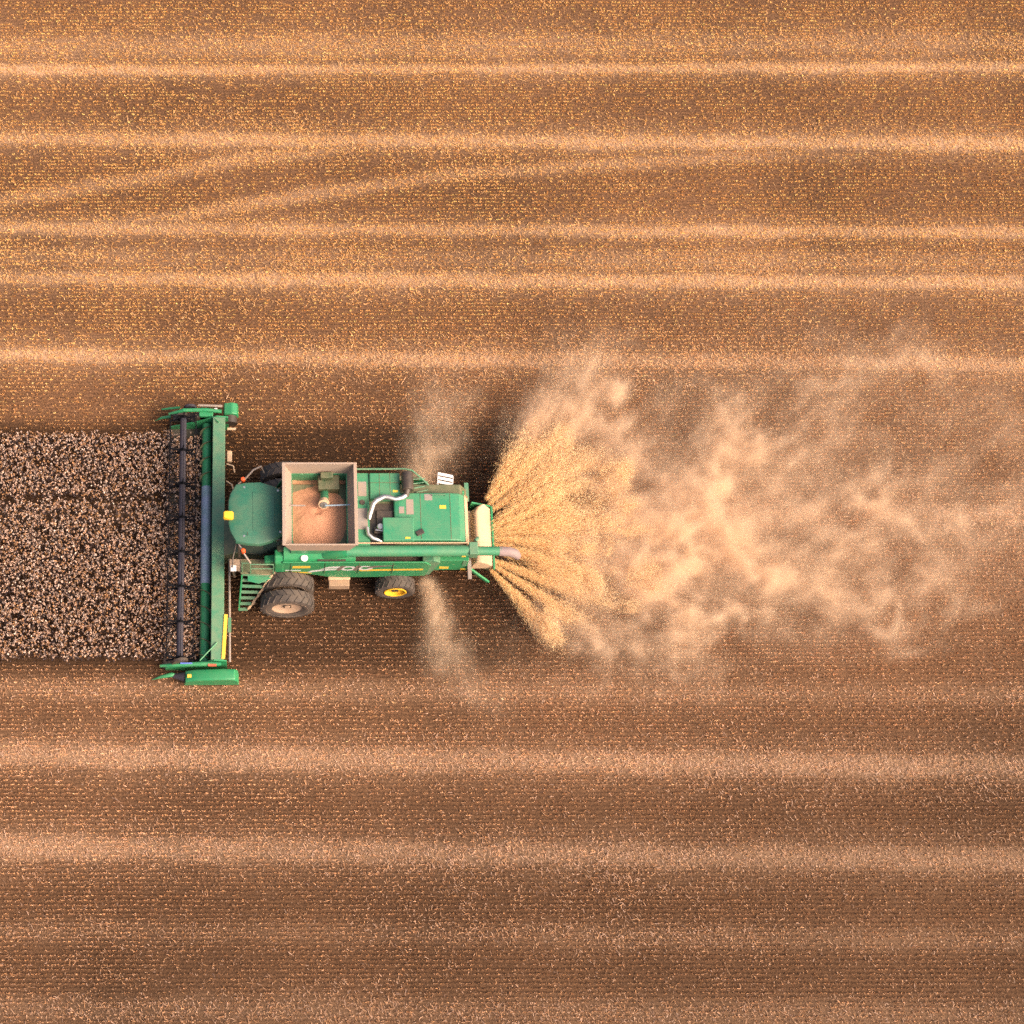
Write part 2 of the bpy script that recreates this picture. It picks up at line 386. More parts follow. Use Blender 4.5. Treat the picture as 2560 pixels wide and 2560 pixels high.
def build_litter():
    area = (X1 - X0) * (Y1 - Y0)
    n = int(area * 520)
    x = rng.uniform(X0, X1, n); y = rng.uniform(Y0, Y1, n)
    c = cover(x, y); p = patch(x, y)
    clump = sstep(0.52, 0.72, fbm(x * 2.6, y * 2.6, 7.0, 3))
    dens = 0.008 + 0.80 * c + 0.13 * p * (0.15 + clump) + 0.03 * clump
    keep = rng.random(n) < dens
    dens *= 1 - .85 * fresh(x, y); keep &= rng.random(n) < 1 - .85 * fresh(x, y)
    keep &= ~((x > CROP[0]) & (x < -2.4) & (y > CROP[2] - .1) & (y < CROP[3]))
    x, y, c, p = x[keep], y[keep], c[keep], p[keep]; n = len(x)
    ln = (0.03 + .07 * rng.random(n) ** 1.5) * (1 + 0.3 * p * (1 - c)) * np.where(rng.random(n) < .02, 2.0, 1)
    az = rng.normal(2.1, 0.55, n) + np.where(rng.random(n) < .35, rng.uniform(0, 3.14, n), 0)
    z = rng.uniform(0.0, 0.05, n) + 0.05 * rng.random(n) * p - 0.02 * c
    P = np.stack([x, y, z + 0.012], 1)
    D = np.stack([np.cos(az) * ln, np.sin(az) * ln, rng.normal(0.01, 0.022, n)], 1)
    hw = rng.uniform(0.004, 0.010, n)
    W = np.stack([-np.sin(az) * hw, np.cos(az) * hw, rng.normal(0, .003, n)], 1)
    v1, t1 = strip(P, D, W, np.clip(straw_tint(n, 0.55, 1.25, 0.9) * glow_fade(x, y)[:, None] * hue(x, y), 0, .8))
    m = (ln > 0.075) & (rng.random(n) < .4)
    az2 = az[m] + rng.normal(0, 0.9, m.sum()); l2 = ln[m] * 0.8
    D2 = np.stack([np.cos(az2) * l2, np.sin(az2) * l2, rng.normal(0, 0.02, m.sum())], 1)
    v2, t2 = strip(P[m] + D[m], D2, W[m], t1[m])
    o = quads_object('straw_litter', np.concatenate([v1, v2]), np.concatenate([t1, t2]), M['straw'])
    tag(o, 'loose chopped straw lying on the field, thickest along the wheel tracks', 'straw', kind='stuff')
build_litter()

def build_crop():
    x0, x1, y0, y1 = CROP
    parts, tints = [], []
    def bits(c, smin, smax, col):
        n = len(c)
        u = rng.normal(0, 1, (n, 3)); u /= np.linalg.norm(u, axis=1)[:, None]
        vv = np.cross(u, rng.normal(0, 1, (n, 3))); vv /= np.linalg.norm(vv, axis=1)[:, None]
        s = rng.uniform(smin, smax, (n, 1))
        parts.append(np.stack([c - u * s * 1.4 - vv * s * .3, c + vv * s, c + u * s * 1.4 + vv * s * .2, c - vv * s], 1)); tints.append(col)
    def scatter(n, xa, xb, zs, clear):
        x = rng.uniform(xa, xb, n); y = y0 + rng.random(n) * (y1 - y0)
        gap = fbm(x * 1.3, y * 1.3, 3.3, 3)
        line = np.abs(y - .30 + 0.08 * np.sin(x)) < 0.11      # the gap line seen along the strip
        k = (gap > clear) & ~(line & (rng.random(n) < 0.88))
        e = .22 * (fbm(x * 1.5, 0 * x + 2.0, 1.0, 3) - .35); k &= (y > y0 + e) & (y < y1 - e) | (rng.random(n) < .06)
        x, y = x[k], y[k]; n = len(x)
        H = zs * rng.uniform(0.70, 1.1, n) * (1 - .12 * sstep(.5, .3, gap[k]))
        lean = rng.normal(0, 0.07, (n, 2))
        P = np.stack([x, y, np.zeros(n)], 1); D = np.stack([lean[:, 0], lean[:, 1], H], 1)
        a = rng.uniform(0, 6.28, n); W = np.stack([np.cos(a) * .004, np.sin(a) * .004, 0 * a], 1)
        parts.append(strip(P, D, W, None)[0]); tints.append(np.tile([0.16, 0.09, 0.055], (n, 1)) * rng.uniform(.6, 1.2, (n, 1)))
        r_ = rng.random((n, 1))       # one tint per seed head
        col = np.where(r_ < .5, np.array([0.50, 0.345, 0.27]), np.where(r_ < .78, np.array([0.42, 0.235, 0.12]), np.array([0.60, 0.48, 0.42]))) * rng.uniform(.65, 1.35, (n, 1)) * [1.03, .98, .94]
        for j in range(7):            # seed head
            f = 1 - rng.random(n) * .10
            bits(P + D * f[:, None] + rng.normal(0, .017, (n, 3)), .010, .025, col * rng.uniform(.8, 1.2, (n, 1)))
        for j in range(3):            # withered leaves lower down
            f = rng.uniform(.3, .8, n)
            bits(P + D * f[:, None] + rng.normal(0, .05, (n, 3)) * [1, 1, .4], .012, .030, np.tile([0.100, 0.074, 0.080], (n, 1)) * rng.uniform(.5, 1.3, (n, 1)))
    scatter(int((x1 - x0) * (y1 - y0) * 150), x0, x1, 0.82, .20)
    scatter(int(1.15 * (y1 - y0) * 210), x1, -2.0, 0.60, .12)      # stalks just cut, lying back over the cutter bar
    o = quads_object('standing_crop', np.concatenate(parts), np.concatenate(tints), M['crop'])
    tag(o, 'strip of ripe brown crop still standing in front of the header', 'crop', kind='stuff')
build_crop()

# ------------------------------------------------------------------ combine harvester
CY = -1.48
ROOT = empty('combine_harvester', (1.14, CY, 0))
tag(ROOT, 'green combine harvester cutting the standing crop, seen from above with full grain tank', 'combine harvester')

# --- header
def build_header():
    yN, yS = 3.36, -6.18
    f = MB()
    # trough floor, back sheet and top beam in one profile (x, z)
    f.prism([(-1.43, .62), (-1.41, 1.10), (-1.64, 1.16), (-1.62, 1.26), (-1.16, 1.24), (-1.16, 1.06), (-1.28, 1.02), (-1.30, .62)], 'y', yS, yN)
    hd = f.build('header', M['green_worn'], ROOT, bevel=0.02)
    MB().prism([(-3.25, .10), (-2.5, .12), (-1.95, .20), (-1.55, .36), (-1.43, .615), (-1.30, .615), (-1.45, .25), (-1.95, .08), (-2.6, .04), (-3.25, .06)], 'y', yS, yN).build('trough', M['trough'], hd)
    for y0, y1 in ((yN, yN + .05), (yS - .05, yS)):     # end sheets
        MB().prism([(-3.3, .05), (-1.05, .05), (-1.05, 1.2), (-1.5, 1.28), (-2.2, .8), (-3.3, .3)], 'y', y0, y1).build('end_sheet', M['green'], hd, bevel=.01)
    # auger with flighting
    a = MB().tube([(-1.86, yN - .05, .62), (-1.86, yS + .05, .62)], .18, 24)
    a.build('auger_tube', M['green'], hd, smooth=True)
    a = MB().tube([(-1.86, y, .62) for y in (0.75, -3.1)], .186, 24)
    a.build('worn_auger_centre', M['worn_steel'], hd, smooth=True)
    def flight(ya, yb, sgn):
        m = MB(); n = int(abs(ya - yb) / .62 * 20); prev = None; vs = []; fs = []
        for i in range(n + 1):
            t = i / n; y = ya + (yb - ya) * t; an = sgn * 2 * math.pi * (ya - y) / .62
            for r_ in (.17, .27):
                for e in (-.008, .008): vs.append((-1.86 + r_ * math.cos(an), y + e, .62 + r_ * math.sin(an)))
        for i in range(n):
            o = i * 4; q = o + 4
            fs += [(o, o+2, q+2, q), (o+1, q+1, q+3, o+3), (o+2, o+3, q+3, q+2)]
        m.add(vs, fs); m.build('auger_flighting', M['green_dark'], hd)
    flight(yN - .1, 0.78, 1); flight(yS + .1, -3.15, -1)
    # cutter bar
    m = MB().box(-3.36, -3.24, yS, yN, .06, .10)
    for k in range(125):
        y = yS + .04 + k * .0762
        m.add([(-3.36, y-.02, .08), (-3.36, y+.02, .08), (-3.47, y, .075), (-3.36, y-.02, .10), (-3.36, y+.02, .10)], [(0,1,2), (3,2,4), (0,2,3), (1,4,2), (0,3,4,1)])
    m.build('cutter_bar', M['black'], hd)
    # reel: tube, spiders, six bats with tines
    RX, RZ, RR = -2.74, 1.22, .56
    MB().tube([(RX, yN + .02, RZ), (RX, yS + .02, RZ)], .125, 20).build('reel_tube', M['reel_steel'], hd, smooth=True)
    ysp = [yN - .05 - i * (yN - yS - .1) / 7 for i in range(8)]
    ang = [R(25 + 60 * i) for i in range(6)]
    for y in ysp:
        m = MB()
        for an in ang:
            p = (RX + RR*math.cos(an), y, RZ + RR*math.sin(an))
            m.bar((RX + .1*math.cos(an), y, RZ + .1*math.sin(an)), p, .045, .05)
        for k in range(6):
            p, q = ang[k], ang[(k+1) % 6]
            m.bar((RX + .30*math.cos(p), y, RZ + .30*math.sin(p)), (RX + .30*math.cos(q), y, RZ + .30*math.sin(q)), .02, .03)
        m.lathe([(.12, -.03), (.17, -.03), (.17, .03), (.12, .03)], (RX, y, RZ), 'y', 20)
        m.build('reel_spider', M['matte_black'], hd)
    for an in ang:
        m = MB(); p = (RX + RR*math.cos(an), RZ + RR*math.sin(an))
        m.tube([(p[0], yN - .02, p[1]), (p[0], yS + .04, p[1])], .010, 8)
        for k in range(62):
            y = yN - .12 - k * .152
            m.add([(p[0]-.004, y-.005, p[1]), (p[0]+.004, y-.005, p[1]), (p[0]+.004, y+.005, p[1]), (p[0]-.004, y+.005, p[1]), (p[0]+.06, y, p[1]-.24)],
                  [(0,1,2,3), (0,4,1), (1,4,2), (2,4,3), (3,4,0)])
        m.build('reel_bat', M['matte_black'], hd)
    # south end: reel arm, hood, snout, decals
    m = MB().tube([(-3.45, -6.33, .95), (-3.0, -6.34, 1.10), (-1.95, -6.33, 1.2), (-1.25, -6.33, 1.22)], [.05, .07, .085, .075], 8)
    ra = m.build('reel_arm', M['green'], hd)
    MB().box(-2.72, -2.28, -6.345, -6.30, 1.215, 1.265).build('blue_highlight', M['blue'], ra)  # bluish highlight on the arm, laid on as a coloured strip
    MB().box(-1.72, -1.42, -6.43, -6.36, 1.21, 1.30).build('red_decal', M['red'], ra)
    MB().tube([(-2.6, -6.33, .98), (-2.0, -6.33, 1.1)], .035, 8).build('reel_lift_cylinder', M['steel'], ra)
    m = MB().tube([(RX + .0, yS - .02, RZ), (RX + .02, -6.30, RZ)], [.30, .30], 20)
    m.build('reel_end_disc', M['black'], hd)
    prof = lambda s: [(-2.62, .18), (-2.55, .62), (-2.2, .80), (-1.2, .92), (-.78, .90), (-.66, .74), (-.62, .22)]
    def hood(yc, out, nm='divider_hood'):
        # rounded box: sections along y
        rings = []
        for dy, sc_ in ((-.21, .90), (-.17, .97), (-.08, 1.0), (.12, 1.0), (.19, .97), (.22, .9)):
            cx, cz = -1.62, .42
            rings.append([(cx + (x-cx)*(.96+.04*sc_), yc + dy*out, cz + (z-cz)*sc_) for x, z in prof(0)])
        return MB().loft(rings).build(nm, M['green'], hd, smooth=True, bevel=.02)
    hs = hood(-6.62, -1)
    MB().box(-2.48, -2.28, -6.70, -6.58, .70, .735).build('yellow_sticker', M['yellow_decal'], hs)
    MB().tube([(-3.78, -6.60, .12), (-3.45, -6.56, .34), (-3.05, -6.50, .42), (-2.95, -6.5, .4)], [.012, .06, .085, .06], 10).build('divider_snout', M['green'], hd, smooth=True)
    MB().tube([(-3.05, -6.52, .36), (-2.55, -6.60, .45)], [.07, .19], 10).build('snout_joint', M['reel_steel'], hd, smooth=True)
    MB().tube([(-2.02, -6.22, 1.25), (-1.40, -5.55, 1.30)], .022, 8).build('stay_rod', M['green'], hd)
    # north end: pulley, snouts, reel arm, drive hood
    MB().tube([(-3.86, 3.70, .15), (-3.6, 3.72, .38), (-3.25, 3.74, .44)], [.012, .055, .07], 10).build('divider_snout', M['green'], hd, smooth=True)
    m = MB().tube([(-3.6, 4.02, .5), (-3.3, 4.0, .62), (-2.9, 3.96, .8)], [.03, .05, .05], 8); m.build('crop_lifter', M['green'], hd)
    m = MB().tube([(-3.3, 3.62, .95), (-2.74, 3.66, 1.2), (-1.9, 3.66, 1.24), (-1.3, 3.60, 1.22)], [.05, .075, .08, .075], 8); ra2 = m.build('reel_arm', M['green'], hd)
    m = MB().lathe([(.03, -.05), (.22, -.05), (.25, -.02), (.25, .02), (.22, .05), (.03, .05)], (-2.50, 3.90, .95), 'y', 28); m.build('drive_pulley', M['reel_steel'], hd, smooth=True)
    m = MB().box(-3.15, -2.0, 3.45, 3.80, .55, .68).box(-2.3, -1.75, 3.42, 3.55, .7, 1.1).box(-2.95, -2.6, 3.5, 3.58, .6, 1.15); m.build('drive_bracket', M['black'], hd, bevel=.015)
    MB().box(-2.15, -1.62, 3.42, 3.62, .86, 1.2).build('reel_bracket', M['green'], hd, bevel=.03)
    MB().tube([(-2.05, 3.86, 1.0), (-1.4, 3.10, 1.32)], .024, 8).build('stay_rod', M['green'], hd)
    MB().tube([(-2.2, 3.98, .95), (-1.28, 3.98, .88)], .05, 10).build('drive_shaft', M['grey'], hd)
    MB().lathe([(0, .05), (.07, .04), (.07, -.03), (0, -.03)], (-1.52, 3.68, 1.18), 'z', 14).build('white_cap', M['white'], hd)
    hn = MB().loft([[(x, y, z) for x, z in ((-1.25, .55), (-1.22, .92), (-.9, 1.0), (-.70, .9), (-.66, .55))] for y in (3.62, 3.70, 4.02, 4.10)]).build('drive_hood', M['green'], hd, smooth=True, bevel=.04)
    MB().tube([(-.98, 3.36, .6), (-.98, 3.66, .62)], .27, 20).build('gauge_drum', M['black'], hn, smooth=True)
    # rear of the beam: shaft, yellow bar, tan brackets
    MB().tube([(-.98, -1.95, .85), (-.95, -6.15, .85)], .045, 10).build('rear_drive_shaft', M['grey'], hd)
    MB().obox((-1.13, -5.32, 1.262), (.05, 1, 0), (1, -.05, 0), (0, 0, 1), .84, .065, .012).build('yellow_decal', M['yellow_decal'], hd)
    MB().box(-1.02, -.90, -5.05, -4.5, .86, .95).build('shaft_guard', M['green_worn'], hd)
    m = MB().box(-1.08, -.76, 2.92, 3.0, 1.0, 1.06); m.build('hose_bracket', M['tan_panel'], hd)
    m = MB().box(-1.09, -.90, 1.60, 2.05, .95, 1.1); m.build('hose_bracket', M['tan_panel'], hd, bevel=.03)
    for pts in ([(-1.1, 1.5, 1.1), (-.85, 1.4, 1.15), (-.8, 1.2, 1.0)], [(-1.1, .8, 1.1), (-.9, .65, 1.15), (-.82, .4, 1.0)]):
        MB().tube(pts, .03, 8).build('hydraulic_hose', M['tan_panel'], hd, smooth=True)
    return hd
build_header()

# --- feeder house
MB().prism([(-1.35, .25), (-1.35, 1.15), (-.2, 1.75), (.9, 2.1), (.9, 1.2), (-.2, .7)], 'y', CY - .72, CY + .72).build('feeder_house', M['green_dark'], ROOT, bevel=.03)

# --- hull and chassis
hull = MB().prism([(.75, 1.05), (.75, 3.0), (1.3, 3.35), (7.35, 3.35), (7.6, 2.9), (7.55, 1.5), (6.6, 1.0), (4.0, .85)], 'y', -2.72, -.24)
HULL = hull.build('hull', M['green_dark'], ROOT, bevel=.04)
MB().box(1.0, 1.28, -4.1, 1.15, .85, 1.12).build('front_axle', M['black'], ROOT)
MB().box(4.98, 5.22, -3.4, .45, .62, .84).build('rear_axle', M['black'], ROOT)
def side(sgn):
    y = CY + sgn * 1.62
    pts = [(.72, 1.62), (.72, 2.2), (.95, 2.95), (6.05, 2.95), (6.28, 2.6), (6.15, 1.42), (5.0, 1.30), (3.2, 1.22), (2.6, 1.30), (2.05, 1.58), (1.6, 1.64)]
    # lower edge leans slightly inwards
    o = y - sgn * .05
    m = MB()
    rings = [[(x, y - sgn * .03 * (2.95 - z) - sgn * d, z) for x, z in pts] for d in (0, .05)]
    m.loft(rings)
    p = m.build('side_panel', M['green'], ROOT, bevel=.02)
    # shoulder above the panel, set back
    MB().prism([(y - sgn * .04, 2.86), (y - sgn * .12, 3.02), (y - sgn * .44, 3.34), (y - sgn * .5, 2.8)], 'x', .98, 3.55).build('shoulder_panel', M['green'], ROOT, bevel=.015)
    return p
SP = side(-1); side(1)
def decal(pts, mat, d=.004, nm='side_decal'):
    y = CY - 1.62
    v1 = [(x, y + .03 * (2.95 - z) - d, z) for x, z in pts]; v0 = [(x, y + .03 * (2.95 - z) - d + .006, z) for x, z in pts]
    MB().loft([v0, v1]).build(nm, mat, SP)
decal([(3.75, 1.98), (6.02, 2.08), (6.02, 2.24), (3.72, 2.16)], M['yellow_decal'], nm='yellow_stripe')
decal([(1.02, 1.78), (2.02, 1.72), (1.9, 1.86), (1.06, 1.90)], M['yellow_decal'], nm='yellow_stripe')
decal([(1.05, 2.00), (1.62, 2.00), (1.62, 2.08), (1.05, 2.08)], M['silver_decal'], nm='pale_stripe')
decal([(1.30, 2.30), (1.95, 2.32), (1.95, 2.56), (1.32, 2.54)], M['yellow_decal'], nm='yellow_emblem')
decal([(1.85, 1.78), (2.4, 2.02), (3.0, 2.12), (3.0, 2.22), (2.45, 2.20), (1.95, 2.0)], M['silver_decal'], nm='silver_swoosh')
decal([(2.35, 2.26), (2.95, 2.30), (3.02, 2.52), (2.6, 2.46)], M['silver_decal'], nm='silver_swoosh')
def ring(cx, cz, rx, rz, k, mat, d):
    y = CY - 1.62; n = 20; rings = []
    for dd in (d - .006, d):
        pass
    m = MB(); vo = []; vi = []
    for i in range(n):
        a = 2*math.pi*i/n
        for q, L in ((1, vo), (k, vi)):
            x, z = cx + rx*q*math.cos(a) + .12*rz*q*math.sin(a), cz + rz*q*math.sin(a); L.append((x, y + .03*(2.95 - z) - d, z))
    m.add(vo + vi, [(i, (i+1) % n, n + (i+1) % n, n + i) for i in range(n)]); m.build('numeral_decal', mat, SP)
ring(3.32, 2.30, .30, .24, .5, M['silver_decal'], .006)
ring(3.92, 2.34, .28, .24, .5, M['silver_decal'], .006)
decal([(3.0, 2.0), (3.2, 2.56), (3.06, 2.56), (2.88, 2.1)], M['grey_decal'], .009, nm='grey_swoosh')
decal([(3.62, 2.02), (3.8, 2.58), (3.6, 2.58), (3.48, 2.1)], M['grey_decal'], .009, nm='grey_swoosh')
decal([(4.1, 2.35), (5.0, 2.62), (4.3, 2.60), (3.95, 2.45)], M['grey_decal'], .009, nm='grey_swoosh')
MB().lathe([(0, .02), (.11, .015), (.13, 0)], (1.72, -2.98, 3.10), 'z', 16).build('work_light', M['white'], ROOT)
MB().box(2.2, 3.2, -3.06, -2.99, 2.97, 3.0).build('access_slot', M['black'], ROOT)
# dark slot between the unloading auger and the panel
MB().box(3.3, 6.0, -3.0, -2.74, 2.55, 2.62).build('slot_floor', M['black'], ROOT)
MB().prism([(5.95, 1.5), (5.95, 2.9), (6.35, 3.02), (6.6, 2.8), (6.3, 1.5)], 'y', -3.05, -2.76).build('rear_corner_panel', M['green_worn'], ROOT, bevel=.03)
rb = MB().box(6.45, 7.62, -2.95, -2.73, 1.75, 2.75).build('rear_side_box', M['green'], ROOT, bevel=.02)
MB().box(6.62, 6.95, -2.962, -2.95, 1.92, 2.10).build('yellow_sticker', M['yellow_decal'], rb)
MB().box(7.4, 7.58, -2.962, -2.95, 1.80, 1.92).build('yellow_sticker', M['yellow_decal'], rb)
MB().box(7.42, 7.56, -2.965, -2.95, 2.2, 2.75).build('pale_strip', M['green_worn'], rb)

# --- wheels
def wheel(x, yc, r, wd, rim, out, n_lug, rim_mat, rim_r):
    e = empty('wheel', (x, yc, r), ROOT)
    h = wd / 2
    prof = [(rim, -h*.75), (rim+.08, -h*.9), (r*.86, -h), (r*.955, -h*.86), (r*.965, -h*.5), (r*.97, 0), (r*.965, h*.5), (r*.955, h*.86), (r*.86, h), (rim+.08, h*.9), (rim, h*.75)]
    m = MB().lathe(prof, (x, yc, r), 'y', 64)
    for k in range(n_lug):
        for sg in (-1, 1):
            a = 2*math.pi*(k + (.5 if sg > 0 else 0))/n_lug; a2 = a + sg*0 + .16
            def pt(q, o, an): return (x + q*math.cos(an), yc + o, r + q*math.sin(an))
            d = .028
            vs = [pt(r*.94, sg*.02*h, a-d), pt(r*.94, sg*.02*h, a+d), pt(r*.94, sg*h*.95, a2+d), pt(r*.94, sg*h*.95, a2-d),
                  pt(r, sg*.02*h, a-d*.7), pt(r, sg*.02*h, a+d*.7), pt(r*.99, sg*h*.93, a2+d*.7), pt(r*.99, sg*h*.93, a2-d*.7)]
            m.add(vs, [(0,1,2,3), (4,5,6,7), (0,1,5,4), (1,2,6,5), (2,3,7,6), (3,0,4,7)])
    m.build('tyre', M['rubber'], e, smooth=True)
    q = out
    MB().lathe([(rim_r, q*h*.90), (rim_r-.03, q*h*.97), (rim_r-.06, q*h*.90), (rim*.93, q*h*.55), (rim*.55, q*h*.30), (rim*.30, q*h*.34), (.12, q*h*.36), (.10, q*h*.52), (.001, q*h*.52)], (x, yc, r), 'y', 48).build('rim', rim_mat, e, smooth=True)
for yc, o in ((-3.98, -1), (-3.32, -1), (CY*2+3.98, 1), (CY*2+3.32, 1)):
    wheel(1.14, yc, .99, .52, .56, o, 22, M['rim_dusty'], .80)
for yc, o in ((-3.24, -1), (CY*2+3.24, 1)):
    wheel(5.1, yc, .74, .50, .40, o, 20, M['yellow'], .42)

# --- step box between the wheels
m = MB().box(2.66, 3.42, -3.30, -2.85, .62, 1.02); sb = m.build('battery_box', M['brown'], ROOT, bevel=.03)
MB().box(2.64, 3.44, -3.1, -2.84, 1.05, 1.15).build('box_lid', M['tan_panel'], sb, bevel=.02)

# --- cab
cabm = MB()
def cab_ring(z, k): return [(.2 + (x-.2)*k, CY + (y-CY)*k, z) for x, y in ((-.78, CY-.55), (-.55, CY-1.0), (.2, CY-1.05), (.9, CY-1.0), (.9, CY+1.0), (.2, CY+1.05), (-.55, CY+1.0), (-.78, CY+.55))]
cabm.loft([cab_ring(1.95, .94), cab_ring(2.2, .99), cab_ring(3.5, 1.0), cab_ring(3.58, .98)])
CAB = cabm.build('cab', M['glass'], ROOT, bevel=.02)
def pillar(x, y): MB().box(x-.04, x+.04, y-.04, y+.04, 1.95, 3.6).build('cab_pillar', M['black'], CAB)
for x, y in ((-.60, CY-1.04), (-.60, CY+1.04), (.92, CY-1.04), (.92, CY+1.04)): pillar(x, y)
rp = [(-1.0, CY-.42), (-.93, CY-.75), (-.72, CY-1.14), (-.35, CY-1.22), (.15, CY-1.25), (.55, CY-1.12), (.95, CY-.86), (.95, CY+.86), (.62, CY+1.02), (.15, CY+1.17), (-.35, CY+1.15), (-.72, CY+1.08), (-.93, CY+.72), (-1.0, CY+.42)]
rings = [[(x, y, 3.60) for x, y in rp], [(x, y, 3.70) for x, y in rp], [(-.02 + (x+.02)*.97, CY + (y-CY)*.97, 3.77) for x, y in rp], [(-.02 + (x+.02)*.88, CY + (y-CY)*.88, 3.81) for x, y in rp], [(-.02 + (x+.02)*.4, CY + (y-CY)*.4, 3.83) for x, y in rp]]
ROOF = MB().loft(rings).build('cab_roof', M['roof'], ROOT, smooth=True, bevel=.01)
for x, y in ((-.42, CY+.93), (-.42, CY-.93), (.78, CY+.80), (.86, CY-.78), (.32, CY-.1)):
    MB().lathe([(0, .02), (.04, .02), (.045, 0)], (x, y, 3.80 if abs(y-CY) < 1 else 3.77), 'z', 10).build('roof_bolt', M['steel'], ROOF)
# satellite receiver on the front of the roof
gl = MB().loft([[(-.98 + x*k, -1.67 + y*k, z) for x, y in ((-.17, -.10), (-.12, -.14), (.12, -.14), (.17, -.10), (.17, .10), (.12, .14), (-.12, .14), (-.17, .10))] for z, k in ((3.78, .9), (3.84, 1.08), (3.95, 1.08), (4.01, .9), (4.02, .6))])
gl.build('satellite_receiver', M['yellow'], ROOT, smooth=True)
# platform, rails, warning-light arms
MB().prism([(-.95, -2.60), (.7, -2.60), (.7, -3.15), (.35, -3.2), (-.5, -3.12), (-.95, -2.9)], 'z', 1.86, 1.93).build('cab_platform', M['platform'], ROOT)
MB().box(-.55, .66, -3.18, -2.64, 1.935, 1.96).build('platform_grating', M['green_dark'], ROOT)
def arm(sgn):
    yy = lambda v: CY + sgn * v
    a = MB().tube([(-.66, yy(1.05), 3.5), (-.62, yy(1.22), 3.45), (-.42, yy(1.40), 3.35), (-.1, yy(1.85), 3.2), (.18, yy(2.08), 3.0), (.28, yy(2.0), 2.6)], .035, 8).build('light_arm', M['grey'], ROOT, smooth=True)
    MB().lathe([(.0, .12), (.07, .10), (.085, .03), (.085, -.06), (.0, -.06)], (-.47, yy(1.36), 3.46), 'z', 16).build('warning_light', M['orange'], a, smooth=True)
arm(1); 
a = MB().tube([(-.62, -2.55, 3.4), (-.52, -2.75, 3.4), (-.45, -2.87, 3.35), (-.2, -3.1, 2.9)], .035, 8).build('light_arm', M['grey'], ROOT, smooth=True)
MB().lathe([(.0, .12), (.07, .10), (.085, .03), (.085, -.06), (.0, -.06)], (-.45, -2.85, 3.46), 'z', 16).build('warning_light', M['orange'], a, smooth=True)
mm = MB().tube([(-.7, -2.5, 3.3), (-.82, -3.0, 3.2), (-.84, -3.3, 3.0)], .025, 8).build('mirror_arm', M['black'], ROOT)
mc = MB().obox((-.80, -3.32, 2.62), (1, 0, .1), (0, 1, 0), (-.1, 0, 1), .04, .13, .32).build('mirror_case', M['black'], mm, bevel=.02)
MB().obox((-.752, -3.32, 2.63), (1, 0, .1), (0, 1, 0), (-.1, 0, 1), .006, .11, .29).build('mirror_glass', M['mirror'], mc)
MB().obox((-.80, -3.32, 2.955), (1, 0, 0), (0, 1, 0), (0, 0, 1), .10, .11, .012).build('mirror_cap', M['silver_decal'], mc)
# railing round the platform
rl = MB()
for pts in ([(-.2, -3.15, 1.95), (-.2, -3.15, 2.9), (.25, -3.17, 2.95), (.62, -3.15, 2.9), (.62, -3.15, 1.95)], [(-.2, -3.15, 2.45), (.62, -3.15, 2.45)], [(-.5, -3.1, 1.95), (-.5, -3.08, 2.85), (-.2, -3.1, 2.9)]):
    rl.tube(pts, .022, 8)
rl.build('platform_rail', M['green_worn'], ROOT, smooth=True)
MB().prism([(.3, 2.2), (.85, 2.2), (.85, 2.75), (.3, 2.55)], 'y', -2.95, -2.68).build('cab_step_guard', M['green'], ROOT, bevel=.04)
MB().prism([(-3.1, 1.9), (-2.6, 1.9), (-2.6, 2.98), (-2.9, 3.05), (-3.1, 2.8)], 'x', .66, 1.0).build('hull_corner', M['green'], ROOT, bevel=.05)
# boarding ladder with treads, swung forward of the drive wheel
ld = MB()
A0, A1 = Vector((-.50, -3.15, 1.86)), Vector((-.62, -4.02, .45))
B0, B1 = Vector((.55, -3.20, 1.88)), Vector((-.30, -4.02, .48))
ld.bar(A0, A1, .05, .10)
LD = ld.build('ladder', M['green'], ROOT)
tr = MB()
for k in range(7):
    t = k / 6; a = A0.lerp(A1, t); b = B0.lerp(B1, t)
    tr.bar(a, b, .11, .035)
tr.build('ladder_treads', M['green_worn'], LD)
sk = MB(); n = 9
for k in range(n):
    a = B0.lerp(B1, k/n); b = B0.lerp(B1, (k+1)/n)
    sk.obox((a+b)/2 + Vector((.02 + .03*(k % 2), -.01, .02)), (b-a), (1, .3, 0), (0, 0, 1), (b-a).length/2*.98, .06, .03)
sk.build('ladder_stringer', M['tan_panel'], LD, bevel=.01)
MB().prism([(-.3, -3.2), (.5, -3.2), (.55, -3.3), (.1, -3.5), (-.3, -3.4)], 'z', 1.80, 1.84).build('fender_plate', M['green_dusty'], ROOT, bevel=.01)

# --- grain tank
TX0, TX1, TY0, TY1 = 1.30, 3.22, -2.78, -.06          # lower wall inside
EX0, EX1, EY0, EY1 = .95, 3.54, -3.02, .06            # flared rim
def shell(a, b, za, zb, th):
    def rect(q, z, d): return [(q[0]+d, q[2]+d, z), (q[1]-d, q[2]+d, z), (q[1]-d, q[3]-d, z), (q[0]+d, q[3]-d, z)]
    m = MB(); r0, r1, r2, r3 = rect(a, za, 0), rect(b, zb, 0), rect(b, zb, th), rect(a, za, th)
    vs = r0 + r1 + r2 + r3; fs = []
    for k in range(3):
        for i in range(4):
            j = (i + 1) % 4; fs.append((k*4+i, k*4+j, k*4+4+j, k*4+4+i))
    for i in range(4):
        j = (i+1) % 4; fs.append((12+i, 12+j, j, i))
    return m.add(vs, fs)
TANK = shell((TX0-.06, TX1+.06, TY0-.06, TY1+.06), (TX0-.06, TX1+.06, TY0-.06, TY1+.06), 2.9, 3.84, .06).build('grain_tank', M['green_dusty'], ROOT)
